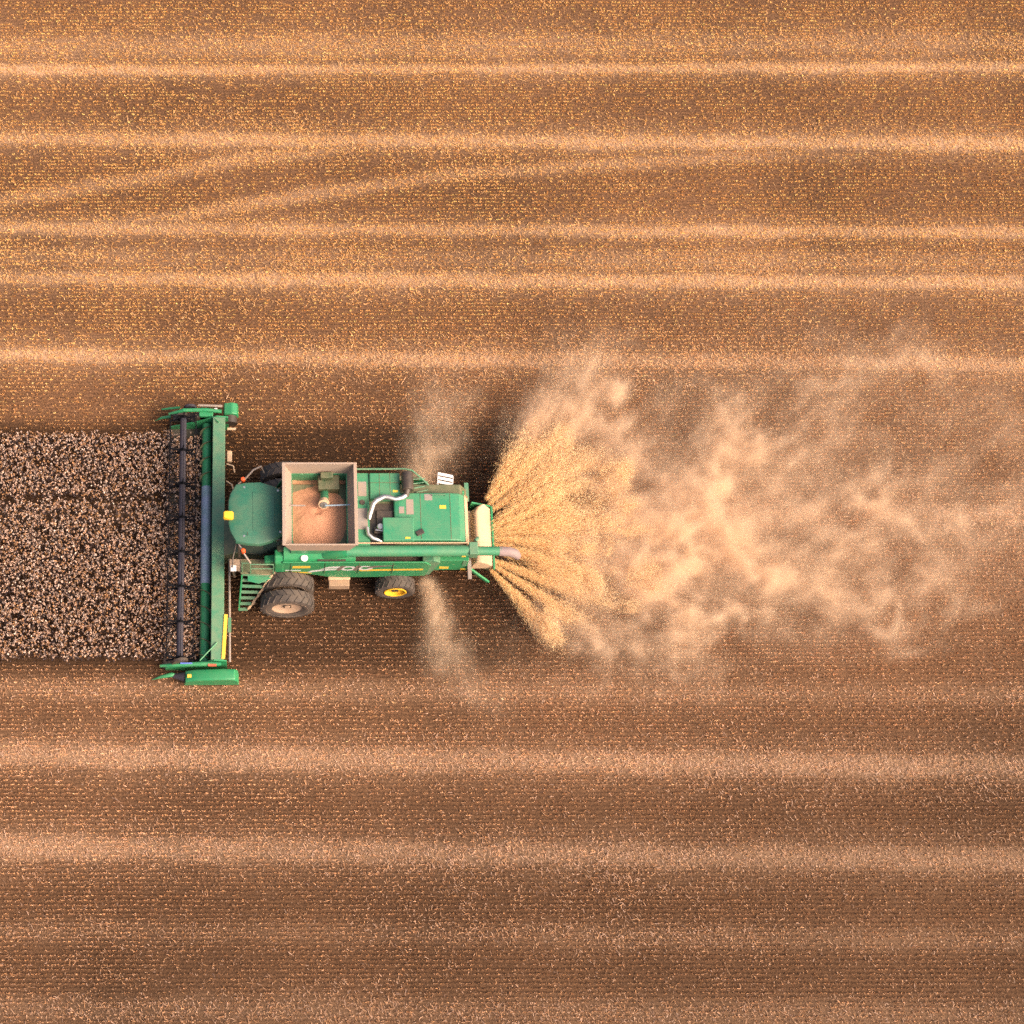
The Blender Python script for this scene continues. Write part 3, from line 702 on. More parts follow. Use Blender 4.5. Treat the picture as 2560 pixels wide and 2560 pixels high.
EXT = shell((TX0-.07, TX1+.07, -2.98, -.0), (EX0, EX1, EY0, EY1), 3.86, 4.55, .035).build('tank_extension', M['tank_sheet'], TANK)
rim = MB()
for x0, x1, y0, y1 in ((EX0-.03, EX0+.09, EY0-.03, EY1+.03), (EX1-.09, EX1+.03, EY0-.03, EY1+.03), (EX0+.09, EX1-.09, EY0-.03, EY0+.03), (EX0+.09, EX1-.09, EY1-.03, EY1+.03)):
    rim.box(x0, x1, y0, y1, 4.553, 4.585)
rim.build('tank_rim', M['tank_sheet'], TANK, bevel=.01)
MB().tube([(TX0-.1, -1.34, 4.05), (TX0+.45, -1.34, 4.02)], .03, 8).build('tank_stay', M['grey'], TANK)
MB().tube([(2.45, -1.34, 4.02), (TX1+.14, -1.32, 4.06)], .03, 8).build('tank_stay', M['worn_steel'], TANK)
ah = MB().box(2.22, 2.98, -.62, -.07, 3.2, 3.82).box(2.3, 2.75, -.30, -.07, 3.82, 4.1).build('fill_auger_housing', M['green_dark'], TANK, bevel=.03)
MB().tube([(2.46, -.55, 3.45), (2.44, -.95, 3.75), (2.42, -1.18, 3.9)], [.15, .15, .16], 18).build('fill_auger_tube', M['green_dusty'], ah, smooth=True)
MB().tube([(2.42, -1.10, 3.86), (2.41, -1.28, 3.98)], [.17, .20], 18).build('fill_auger_spout', M['tan_panel'], ah, smooth=True)
MB().tube([(2.41, -1.20, 3.93), (2.408, -1.31, 4.0)], [.13, .13], 18).build('spout_disc', M['steel'], ah, smooth=True)
# grain heap, level with a cone under the spout
def grain():
    n, m_ = 70, 90; V = []; F = []
    for j in range(m_ + 1):
        for i in range(n + 1):
            x = TX0 + (TX1-TX0) * i / n; y = TY0 + (TY1-TY0) * j / m_
            d = math.hypot(x - 2.18, (y + 1.55) * .9)
            z = 3.22 + .48 * max(0, 1 - d / 1.5) ** 1.1 - .12 * math.exp(-((x-2.2)**2 + (y+1.42)**2) / .02)
            z += .05 * float(vnoise(x*3, y*3, 1.1)) + .015 * float(vnoise(x*14, y*14, 2.2))
            V.append((x, y, z))
    for j in range(m_):
        for i in range(n):
            a = j*(n+1)+i; F.append((a, a+1, a+n+2, a+n+1))
    mt, t, b = new_mat('harvested_grain')
    tc = t.nodes.new("ShaderNodeTexCoord"); vo = t.nodes.new("ShaderNodeTexVoronoi"); vo.inputs["Scale"].default_value = 60
    t.links.new(tc.outputs["Object"], vo.inputs["Vector"])
    cr = t.nodes.new("ShaderNodeValToRGB"); cr.color_ramp.elements[0].color = (0.54, 0.26, 0.15, 1); cr.color_ramp.elements[1].color = (0.47, 0.22, 0.125, 1)
    t.links.new(vo.outputs["Distance"], cr.inputs[0]); t.links.new(cr.outputs[0], b.inputs["Base Color"]); b.inputs["Roughness"].default_value = .8
    bp = t.nodes.new("ShaderNodeBump"); bp.inputs["Distance"].default_value = .004; t.links.new(vo.outputs["Distance"], bp.inputs["Height"]); t.links.new(bp.outputs[0], b.inputs["Normal"])
    q = MB(); q.v = V; q.f = F
    o = q.build('grain_heap', mt, smooth=True, origin=(2.2, CY, 3.3))
    tag(o, 'reddish brown grain heaped inside the open tank of the combine', 'grain')
grain()

# --- engine deck and rear hood
MB().box(3.56, 4.05, -2.66, .12, 3.36, 3.52).build('engine_deck', M['green_dusty'], ROOT, bevel=.015)
for x0, x1, y0, y1 in ((3.66, 3.96, -.78, -.22), (3.62, 3.98, -2.05, -1.25)):
    MB().box(x0, x1, y0, y1, 3.525, 3.532).build('deck_mat', M['grey'], ROOT)
ep = MB().box(4.07, 5.16, -.92, .10, 3.0, 3.60).build('cooling_panel', M['green_dusty'], ROOT, bevel=.04)
MB().box(4.08, 5.15, -.30, -.285, 3.602, 3.615).build('panel_seam', M['green_dark'], ep)
MB().box(4.9, 5.08, -.66, -.58, 3.602, 3.61).build('yellow_sticker', M['yellow_decal'], ep)
MB().box(4.0, 4.07, -1.6, .1, 3.36, 3.50).build('deck_edge', M['green_dark'], ROOT)
MB().box(4.06, 4.94, -2.64, -1.0, 3.35, 3.365).build('engine_bay', M['black'], ROOT)
eng = MB().box(4.2, 4.55, -2.2, -1.95, 3.37, 3.52).box(4.3, 4.9, -1.9, -1.3, 3.37, 3.46); eng.build('engine_block', M['black'], ROOT, bevel=.03)
m = MB().lathe([(0, .1), (.1, .1), (.13, .05), (.13, -.1)], (4.42, -1.98, 3.56), 'z', 18).tube([(4.25, -2.1, 3.6), (4.5, -2.15, 3.62), (4.52, -1.85, 3.6)], .035, 8)
m.build('turbocharger', M['steel'], ROOT, smooth=True)
MB().tube([(3.95, -2.02, 3.62), (3.98, -2.28, 3.62), (4.15, -2.42, 3.6), (4.45, -2.48, 3.5), (4.6, -2.5, 3.4)], .075, 12).build('charge_pipe', M['steel'], ROOT, smooth=True)
MB().tube([(4.02, -1.72, 3.66), (4.05, -1.55, 3.7), (4.17, -1.17, 3.74), (4.3, -1.03, 3.75), (4.58, -.90, 3.78), (4.72, -.92, 3.78), (4.98, -1.0, 3.78), (5.22, -.93, 3.76), (5.38, -.80, 3.74)], [.07, .095, .095, .095, .095, .095, .08, .085, .09], 14).build('exhaust_pipe', M['steel'], ROOT, smooth=True)
MB().tube([(5.36, -.86, 3.72), (5.40, -.62, 3.78)], [.10, .13], 14).build('intake_elbow', M['black'], ROOT, smooth=True)
MB().tube([(5.42, -.66, 3.78), (5.42, .02, 3.78)], .215, 24).build('air_cleaner', M['black'], ROOT, smooth=True, bevel=.03)
HOOD_P = [(4.92, 2.7), (4.92, 3.58), (5.1, 3.62), (6.9, 3.62), (7.25, 3.58), (7.45, 3.42), (7.56, 3.05), (7.60, 2.6)]
HD = MB().prism(HOOD_P, 'y', -2.50, -.68).build('engine_hood', M['green_dusty'], ROOT, bevel=.05)
for x0, x1, y0, y1 in ((6.02, 6.3, -.98, -.74), (5.36, 5.62, -1.52, -.94), (5.1, 5.28, -1.48, -1.22)):
    MB().box(x0, x1, y0, y1, 3.622, 3.628).build('dust_pad', M['grey'], HD)
MB().box(6.55, 6.78, -1.30, -1.17, 3.622, 3.63).build('yellow_sticker', M['yellow_decal'], HD)
MB().obox((5.82, -2.22, 3.66), (1, .5, 0), (-.5, 1, 0), (0, 0, 1), .14, .09, .03).build('hood_latch', M['black'], HD, bevel=.01)
MB().prism([(7.38, 3.30), (7.47, 3.44), (7.62, 3.0), (7.66, 2.6), (7.56, 2.6)], 'y', -2.52, -.66).build('rear_hood_lit_edge', M['tan_panel'], ROOT, bevel=.03)  # pale rear edge of the hood: caught light put into its colour
ab = MB().box(4.50, 5.60, -2.56, -1.68, 3.40, 3.76).build('air_intake_box', M['green_dusty'], ROOT, bevel=.03)
MB().box(5.28, 5.46, -2.50, -2.43, 3.762, 3.77).build('yellow_sticker', M['yellow_decal'], ab)
# right-hand walkway and rail, folding ladder
MB().box(3.58, 5.9, .02, .16, 3.05, 3.12).build('walkway', M['green_dark'], ROOT)
MB().tube([(3.56, .20, 3.70), (5.35, .20, 3.72), (5.6, .14, 3.72), (5.95, -.12, 3.6), (6.2, -.35, 3.5)], .035, 10).build('walkway_rail', M['green_worn'], ROOT, smooth=True)
for k in range(4):
    MB().tube([(5.45 + .1*k, -.12 - .16*k, 3.45), (6.1 + .09*k, .02 - .14*k, 3.28)], .022, 8).build('rail_rung', M['green_worn'], ROOT)
MB().prism([(5.5, -.60), (6.2, -.60), (5.95, -.15), (5.5, .0)], 'z', 2.95, 3.0).build('rear_well', M['green_dark'], ROOT)
MB().box(5.9, 7.5, -.66, -.42, 2.7, 3.2).build('right_rear_panel', M['green'], ROOT, bevel=.04)
rl = MB()
for k in range(4):
    c = Vector((6.83 - .015*k, .14 - .155*k, 3.28)); rl.obox(c, (1, -.22, 0), (.22, 1, 0), (0, 0, 1), .27, .05, .025)
LW = rl.build('ladder_steps', M['white'], ROOT, bevel=.008)
MB().bar((6.58, .22, 3.24), (6.52, -.42, 3.24), .03, .04).build('ladder_rail', M['silver_decal'], LW)
MB().bar((7.12, .10, 3.24), (7.06, -.5, 3.24), .03, .04).build('ladder_rail', M['silver_decal'], LW)
MB().box(7.2, 7.38, -.56, -.46, 3.2, 3.3).build('tail_lamp', M['red'], ROOT, bevel=.02)
# rear light arms
MB().box(7.62, 7.76, -3.45, -2.75, 2.15, 2.22).build('lamp_arm', M['grey'], ROOT, bevel=.01)
MB().box(7.62, 7.78, -.45, .28, 2.15, 2.22).build('lamp_arm', M['green_worn'], ROOT, bevel=.01)
MB().box(7.58, 7.70, -.42, -.30, 2.23, 2.34).build('tail_lamp', M['orange'], ROOT, bevel=.02)

# --- seams, hatches, grab rails and louvres of the upper works
MB().box(5.86, 5.88, -2.46, -.72, 3.621, 3.627).build('panel_seam', M['green_dark'], HD)
MB().box(6.92, 6.94, -2.46, -.72, 3.618, 3.626).build('panel_seam', M['green_dark'], HD)
MB().tube([(6.3, -.80, 3.62), (6.3, -.80, 3.72), (6.75, -.80, 3.72), (6.75, -.80, 3.62)], .014, 6).build('grab_rail', M['green_worn'], HD)
for x in (4.42, 4.80): MB().box(x, x + .015, -.88, .06, 3.602, 3.608).build('panel_seam', M['green_dark'], ep)
MB().lathe([(0, .03), (.09, .03), (.10, 0)], (3.80, -1.02, 3.53), 'z', 16).build('filler_cap', M['black'], ROOT)
MB().tube([(-.3, CY - .9, 3.83), (-.3, CY - .9, 4.1)], .012, 6).build('aerial', M['black'], ROOT)
MB().loft([[(-.1 + x, CY + y, z) for x, y in ((-.02, -.72), (.75, -.58), (.75, .58), (-.02, .72))] for z in (3.824, 3.842)]).build('roof_panel', M['roof'], ROOF, bevel=.008)
for k in range(4): MB().box(1.25 + k * 1.22, 1.262 + k * 1.22, CY - 1.625, CY - 1.60, 1.75, 2.9).build('panel_joint', M['green_dark'], SP)

# --- unloading auger folded back along the left side
UA = MB().tube([(3.2, -2.84, 3.42), (5.5, -2.83, 3.42), (7.85, -2.82, 3.40)], .20, 24).build('unloading_auger', M['green_dusty'], ROOT, smooth=True)
MB().tube([(2.5, -2.76, 3.0), (2.9, -2.82, 3.3), (3.25, -2.84, 3.42)], [.24, .24, .215], 20).build('auger_elbow', M['green'], UA, smooth=True)
MB().tube([(7.75, -2.82, 3.40), (8.7, -2.82, 3.38)], .165, 24).build('auger_outlet_tube', M['green_dusty'], UA, smooth=True)
MB().tube([(8.62, -2.82, 3.38), (9.0, -2.83, 3.34), (9.22, -2.86, 3.22), (9.32, -2.88, 3.02)], [.172, .175, .17, .14], 20).build('auger_boot', M['boot'], UA, smooth=True)
MB().box(7.55, 7.86, -3.02, -2.56, 3.2, 3.62).tube([(7.78, -2.5, 3.55), (7.9, -2.35, 3.5)], .07, 10).build('auger_cradle', M['green_worn'], UA, bevel=.04)
MB().tube([(3.6, -2.60, 3.60), (7.6, -2.58, 3.58)], .022, 8).build('auger_cable', M['tan_panel'], UA)
MB().box(7.3, 7.44, -3.03, -3.01, 3.32, 3.42).build('yellow_sticker', M['yellow_decal'], UA)

# --- chopper hood and tailboard spreader
sp = MB().box(7.55, 7.9, -2.6, -.6, 1.3, 1.7).loft([[(x, y, z) for x, z in ((7.86 + e, 1.75), (7.98 + e, 2.02), (8.1 + e, 2.06), (8.5, 1.78), (8.62, 1.6), (8.6, 1.35), (7.8 + e, 1.3))] for y, e in ((-2.75, .0), (-2.70, .0), (-.80, .0), (-.62, .08), (-.48, .25))])
SPR = sp.build('straw_chopper', M['tan_panel'], ROOT, smooth=True, bevel=.06)
MB().box(8.62, 8.70, -2.86, -.42, 1.5, 1.66).build('tailboard_edge', M['green'], SPR, bevel=.015)
MB().prism([(7.9, 2.0), (8.62, 1.62), (8.66, 1.3), (7.8, 1.3)], 'y', -.44, -.38).build('tailboard_side', M['green'], SPR)
MB().bar((7.65, -2.98, 2.1), (8.45, -3.25, 1.3), .07, .14).build('tailboard_strut', M['green'], SPR, bevel=.01)
for k in range(9):
    y = -2.7 + k * .27; a = (k - 4) * .13
    MB().bar((8.0, CY + (y-CY)*.9, 1.28), (8.66, y + .3*math.sin(a), 1.28), .02, .16).build('spreader_vane', M['green_dark'], SPR)

# ------------------------------------------------------------------ chaff thrown from the spreader
def warp(x, y, z, amp, s, seed):
    dx = fbm(x*s+seed, y*s, z*s, 4, .55) - .5; dy = fbm(x*s, y*s+seed+9, z*s+4, 4, .55) - .5; dz = fbm(x*s+3, y*s+5, z*s+seed, 3) - .5
    return x + 2*amp*dx, y + 2*amp*dy, z + amp*dz
OX, OY, OZ = 7.9, CY - .1, 1.45
def flakes(x, y, z, rad, align, L, hw):
    """thin bits of straw with length L (arrays), lying along rad where align is high, tumbling elsewhere"""
    n = len(x)
    d = rad * align[:, None] + rng.normal(0, 1, (n, 3)) * (1.25 - np.clip(align, 0, 1.1))[:, None]
    d /= np.linalg.norm(d, axis=1)[:, None]
    wv = np.cross(d, rng.normal(0, 1, (n, 3))); wv /= np.linalg.norm(wv, axis=1)[:, None] + 1e-9
    return strip(np.stack([x, y, z], 1), d * L[:, None], wv * hw[:, None], None)[0]
GOLD = [(11.25,1.99,0.57,0.26,1.00), (10.39,1.18,0.82,0.26,0.50), (9.97,2.14,0.62,0.13,0.50), (10.13,2.58,0.18,0.10,0.40), (12.16,1.18,0.77,0.31,0.90), (13.52,1.25,0.36,0.31,1.00), (13.52,0.22,0.31,0.46,1.30), (12.94,0.66,0.62,0.31,0.80), (12.10,0.22,1.03,0.36,0.70), (11.31,-0.50,1.29,0.36,0.60), (13.10,-1.01,0.57,0.23,1.10), (11.89,-1.01,0.62,0.21,0.50), (13.81,-1.37,0.41,0.10,0.80), (12.50,-1.94,0.31,0.31,0.90), (11.58,-1.73,1.03,0.26,0.60), (10.59,-1.37,1.29,0.31,0.50), (10.98,-2.79,1.13,0.26,0.55), (12.14,-3.36,1.03,0.23,0.70), (11.92,-2.65,0.77,0.21,0.50), (12.90,-3.85,0.52,0.18,0.60), (10.94,-4.54,0.31,0.31,0.50), (10.71,-5.24,0.31,0.15,0.50), (14.16,-3.00,0.36,0.41,0.80)]
PALE = [(14.16,-3.00,0.36,0.41,0.60), (14.30,-3.71,0.36,0.26,0.90), (13.94,-2.30,0.62,0.26,0.60), (14.54,-0.65,0.52,0.31,0.50), (15.35,-0.50,0.62,0.26,0.90), (15.96,-1.37,0.62,0.41,0.80), (16.30,0.37,0.57,0.26,0.80), (17.52,-0.36,0.31,0.31,1.10), (17.83,-1.37,0.26,0.41,1.00), (18.03,-2.15,0.36,0.31,1.40), (14.95,-1.37,0.62,0.26,0.70), (15.55,-2.30,0.77,0.26,0.80), (16.70,-2.79,0.77,0.31,0.80), (17.62,-3.00,0.41,0.31,0.80), (15.12,-3.50,0.62,0.31,0.80), (16.42,-3.71,0.72,0.26,0.80), (17.54,-3.85,0.36,0.21,0.80), (15.38,-4.34,0.52,0.31,0.60), (15.50,-5.24,0.31,0.46,0.50), (16.80,-1.73,0.41,0.31,0.50), (13.70,-4.75,0.77,0.31,0.40), (12.15,-5.30,0.31,0.26,0.40), (15.10,-6.13,0.41,0.26,0.30), (10.94,-4.54,0.36,0.31,0.40), (12.73,3.64,0.62,0.31,0.50), (13.48,4.55,0.46,0.31,0.50), (11.86,3.03,0.31,0.21,0.50), (18.09,2.14,0.41,0.26,0.70), (17.54,2.81,0.46,0.26,0.40), (16.88,1.54,0.77,0.36,0.30), (18.95,1.18,0.52,0.31,0.30), (20.76,-0.01,1.36,0.68,0.55), (22.76,-0.65,0.68,0.57,0.55), (22.07,1.11,0.68,0.68,0.40), (23.86,-3.62,0.90,0.45,1.00), (21.95,-3.77,1.13,0.45,0.75), (20.62,-2.69,1.02,0.57,0.45), (23.13,-4.84,0.68,0.34,0.40), (26.77,-0.49,1.36,0.45,0.45), (23.02,5.41,0.90,0.45,0.50), (24.88,5.66,0.45,0.23,0.40), (27.51,1.60,0.90,0.90,0.35), (25.09,-2.07,1.24,0.57,0.40), (19.97,-4.69,1.02,0.45,0.35), (19.75,3.23,1.02,0.68,0.35), (21.57,4.73,0.79,0.57,0.30)]
def lobes(L, n, amp, zs=.28, seed=3.0, grow=1.0):
    """clouds of bits around each lobe centre (x, y, radial size, cross size, weight), streaked outward and folded a little"""
    out = []
    for k, (cx, cy, a, b, wt) in enumerate(L):
        m = int(n * wt * math.sqrt(a * b) * (.7 if cx > 18.6 else 1)); a *= grow * (1.25 if grow > 1 else 1) * (1.3 if cx > 18.6 else 1); b *= grow
        ph = math.atan2(cy - OY, cx - OX)
        g = rng.normal(0, 1, (m, 3))
        # flatter than a gaussian, so that lobes keep an edge
        g[:, :2] *= (np.minimum(1, 1.5 / (np.linalg.norm(g[:, :2], axis=1) + 1e-6)) ** .6)[:, None]
        x = cx + math.cos(ph) * a * g[:, 0] - math.sin(ph) * b * g[:, 1]; y = cy + math.sin(ph) * a * g[:, 0] + math.cos(ph) * b * g[:, 1]
        out.append(np.stack([x, y, 1.25 + zs * g[:, 2]], 1))
    p = np.concatenate(out); x, y, z = p.T
    rr = np.hypot(x - OX, y - OY); ph = np.arctan2(y - OY, x - OX)
    q = .5 * fbm(rr * .9 + seed, ph * 9 + 30, z * .5, 4, .6) + .5 * fbm(x * .9 + seed, y * .9, z * .7, 4, .6)
    q2 = fbm(rr * .8 + seed, ph * 24 + 30, z * .5, 4, .6)
    keep = rng.random(len(x)) < (.08 + .92 * sstep(.42, .58, q)) * (.25 + .75 * sstep(.38, .6, q2))
    x, y, z = x[keep], y[keep], z[keep]
    x2, y2, z2 = warp(x, y, z, amp, .6, seed); x3, y3, z3 = warp(x, y, z, amp * .40, 1.9, seed + 5); x4, y4, z4 = warp(x, y, z, amp * .16, 5.0, seed + 8)
    return np.stack([x2 + x3 + x4 - 2*x, y2 + y3 + y4 - 2*y, np.abs(z + (z2 - z) * .5 + (z3 - z))], 1)
def build_chaff():
    n = 1100000
    phi = R(-29) + R(72) * rng.random(n)
    jet = 0.08 + 1.0 * sstep(.42, .72, vnoise(phi * 13, 0*phi + 1.5, .2)) + 1.5 * sstep(.48, .75, vnoise(phi * 46, 0*phi + 7.5, 3.2))
    edge = 0.0
    gapS = (1 - .8 * np.exp(-((phi - R(38)) / R(2.2)) ** 2)) * sstep(-29, -20, np.degrees(phi)) * sstep(43, 38, np.degrees(phi) - 1)
    r = .72 + 5.6 * rng.random(n) ** 0.75
    soft = fbm(r * .6 + 3, phi * 12, 4.0, 4, .6)
    far = sstep(2.6, 5.6, r)
    pk = (jet * gapS * (.45 + .9 * sstep(.3, .65, soft)) * (1 - .85 * far) + edge * .7 * sstep(5.6, 4.2, r)) * sstep(.4, 2.2, r + .8)
    keep = rng.random(n) < (pk / 2.0) ** 1.6 * .40
    phi, r = phi[keep], r[keep]; n = len(r)
    phi = phi + rng.normal(0, 1, n) * .010 * r
    h = OZ + .10 * r - .03 * r**2 + rng.normal(0, 1, n) * (.05 + .07 * r)
    sw = 1.0 * np.tan(np.clip(phi, -1, 1)) / np.tan(R(50))     # mouth is two metres wide
    x = OX + .5 + (r - .5) * np.cos(phi); y = OY + .62 * sw * np.exp(-r*.3) + (r - .35) * np.sin(phi)
    k = sstep(1.8, 6.2, r) * .8
    x2, y2, z2 = warp(x, y, h, .5, .6, 3.0); x3, y3, z3 = warp(x, y, h, .22, 1.9, 8.0)
    p1 = np.stack([x + (x2 + x3 - 2*x) * k, y + (y2 + y3 - 2*y) * k, np.clip(h, .08, 4)], 1)
    p2 = lobes(GOLD, 105000, .34, .26, 3.0)
    js = []
    for (a, b, ra, rb, m) in (((8.55, -2.80, 1.4), (10.9, -5.35, .9), .03, .22, 19000), ((8.65, -2.62, 1.4), (11.9, -4.75, 1.0), .03, .20, 13000),
                              ((8.70, -2.45, 1.4), (12.6, -3.95, 1.1), .04, .22, 13000), ((8.52, -.10, 1.5), (10.0, 2.05, 1.6), .04, .30, 18000),
                              ((8.62, -.28, 1.5), (11.3, 2.55, 1.6), .04, .32, 24000), ((8.7, -.5, 1.5), (11.9, 1.6, 1.5), .05, .26, 18000)):
        t = rng.random(int(m * 1.5)) ** .85; t = t[rng.random(len(t)) < 1 - .8 * t ** 1.6]; t = t + .18 * rng.random(len(t)) * t; m = len(t); a, b = np.array(a), np.array(b)
        q = a + (b - a) * t[:, None] + rng.normal(0, 1, (m, 3)) * (ra + (rb - ra) * t ** 1.3)[:, None]
        x2, y2, z2 = warp(q[:, 0], q[:, 1], q[:, 2], .25, .9, 4.0); x3, y3, z3 = warp(q[:, 0], q[:, 1], q[:, 2], .12, 3.0, 7.0)
        k2 = t ** 1.5
        js.append(np.stack([q[:, 0] + (x2 + x3 - 2*q[:, 0]) * k2, q[:, 1] + (y2 + y3 - 2*q[:, 1]) * k2, np.clip(q[:, 2], .1, 4)], 1))
    p = np.concatenate([p1, p2] + js); n = len(p)
    d = p - [OX, OY, OZ]; rr = np.linalg.norm(d, axis=1); rad = d / rr[:, None]; kk = sstep(1.5, 6.5, rr)
    V = flakes(p[:, 0], p[:, 1], p[:, 2], rad, 1.6 - 1.1 * kk, rng.uniform(.03, .09, n) * (1.2 - .75 * kk), rng.uniform(.0026, .006, n))
    base = np.array([0.88, 0.60, 0.29]); pale = np.array([0.88, 0.66, 0.41])
    kk = (kk * .75 + .25 * rng.random(n))[:, None]
    o = quads_object('flying_chaff', V, np.clip((base*(1-kk) + pale*kk) * rng.uniform(.8, 1.08, (n, 1)), 0, .92), M['chaff'])
    tag(o, 'golden chaff and chopped straw thrown in a wide fan behind the combine', 'chaff', kind='stuff')
    print('chaff', len(p1), len(p2))
build_chaff()

def dust_positions():
    """husk and dust carried on behind the fan: clouds stretched and folded by turbulence"""
    P_, W_ = [], []
    def cloud(n, c, s, amp, f, seed, thr, w=1.0, drift=0.0):
        p = rng.normal(0, 1, (n, 3)) * s + c
        p[:, 1] += drift * (p[:, 0] - c[0])
        rr = np.hypot(p[:, 0] - OX, p[:, 1] - OY); ph = np.arctan2(p[:, 1] - OY, p[:, 0] - OX)
        q = .6 * fbm(p[:, 0] * .45 + seed, p[:, 1] * .45, p[:, 2] * .4, 4, .55) + .4 * fbm(rr * .35 + seed, ph * 7, 2.0, 4, .6)
        p = p[rng.random(n) < .05 + .95 * sstep(thr, thr + .17, q)]
        x, y, z = p.T
        x2, y2, z2 = warp(x, y, z, amp, f, seed); x3, y3, z3 = warp(x, y, z, amp * .30, f * 2.9, seed + 5)
        x4, y4, z4 = warp(x, y, z, amp * .09, f * 8.0, seed + 8)
        x, y, z = x2 + x3 - x + x4 - x, y2 + y3 - y + y4 - y, z + .5 * (z2 - z) + .3 * (z3 - z)
        P_.append(np.stack([x, y, np.abs(z)], 1)); W_.append(np.full(len(x), w))
    def plume(n, a, b, ra, rb, amp, seed, w=1.0, fade=1.3):
        t = rng.random(n) ** fade
        a, b = np.array(a, float), np.array(b, float)
        p = a + (b - a) * t[:, None] + rng.normal(0, 1, (n, 3)) * (ra + (rb - ra) * t)[:, None] * [1, 1, .5]
        x, y, z = p.T
        k = .3 + .7 * t
        x2, y2, z2 = warp(x, y, z, amp, .6, seed); x3, y3, z3 = warp(x, y, z, amp * .4, 1.9, seed + 2)
        x, y, z = x + ((x2 - x) + (x3 - x)) * k, y + ((y2 - y) + (y3 - y)) * k, z + (z2 - z) * .3
        P_.append(np.stack([x, y, np.abs(z)], 1)); W_.append(np.full(n, w))
    q = lobes(PALE, 105000, .75, .28, 14.0, 1.3); P_.append(q); W_.append(np.full(len(q), 1.6))
    q = lobes(GOLD, 62000, .5, .30, 9.0, 1.35); P_.append(q); W_.append(np.full(len(q), 1.2))
    cloud(700000, (15.0, -1.6, 1.3), (2.4, 2.2, .5), 1.0, .45, 14.0, .38, 1.0)
    cloud(200000, (13.0, 2.8, 1.4), (1.9, 1.3, .4), 1.2, .5, 31.0, .43, .6)
    cloud(160000, (20.8, -3.0, 1.0), (2.6, 1.1, .4), 1.3, .4, 41.0, .43, .7, .10)
    cloud(380000, (21.0, .0, 1.1), (3.2, 2.2, .5), 1.6, .33, 51.0, .43, .7)
    cloud(160000, (27.5, .3, 1.0), (3.5, 1.8, .5), 1.8, .30, 61.0, .44, .7)
    cloud(140000, (18.0, 3.8, 1.1), (3.2, 1.5, .5), 1.6, .35, 71.0, .44, .6)
    cloud(120000, (23.5, 5.6, 1.0), (3.8, 1.4, .5), 1.8, .33, 81.0, .44, .6)
    cloud(110000, (14.0, -5.8, .7), (2.8, .9, .3), 1.1, .45, 91.0, .44, .6)
    cloud(420000, (24.5, 2.4, 1.3), (6.0, 4.0, .6), 1.4, .3, 101.0, .30, .42)
    plume(40000, (6.1, .7, 1.1), (7.6, 4.4, 1.3), .25, .95, .8, 5.0, 1.35)
    plume(70000, (10.2, 2.4, 1.4), (13.2, 6.2, 1.5), .4, .9, .9, 12.0, 1.1)
    plume(34000, (6.35, -2.95, .9), (7.0, -6.2, .6), .14, .50, .4, 22.0, .85)
    plume(18000, (6.8, -5.6, .6), (8.6, -7.6, .5), .4, .8, .6, 28.0, .8)
    p, w_ = np.concatenate(P_), np.concatenate(W_)
    k = (p[:, 0] > X0) & (p[:, 0] < X1) & ~((p[:, 0] < 8.75) & (p[:, 1] < .3) & (p[:, 1] > -3.0))
    return p[k], w_[k]
DUST_P, DUST_W = dust_positions()
DUST_K = 0.0115

def build_dust_motes():
    sel = rng.random(len(DUST_P)) < .22 * DUST_W / 1.6
    p = DUST_P[sel]; n = len(p)
    u = rng.normal(0, 1, (n, 3)); u /= np.linalg.norm(u, axis=1)[:, None]
    v = np.cross(u, rng.normal(0, 1, (n, 3))); v /= np.linalg.norm(v, axis=1)[:, None]
    s = rng.uniform(.005, .012, n)[:, None]; c = p + [0, 0, .03]
    V = np.stack([c - u * s, c + u * s, c + v * s * 1.6], 1)
    tint = np.array([0.86, 0.65, 0.44]) * rng.uniform(.85, 1.06, (n, 1))
    o = quads_object('husk_dust', V, np.clip(tint, 0, .9), M['chaff'], 3)
    tag(o, 'fine bits of husk floating in the dust beyond the golden chaff fan', 'husk', kind='stuff')
    print('motes', n)
build_dust_motes()

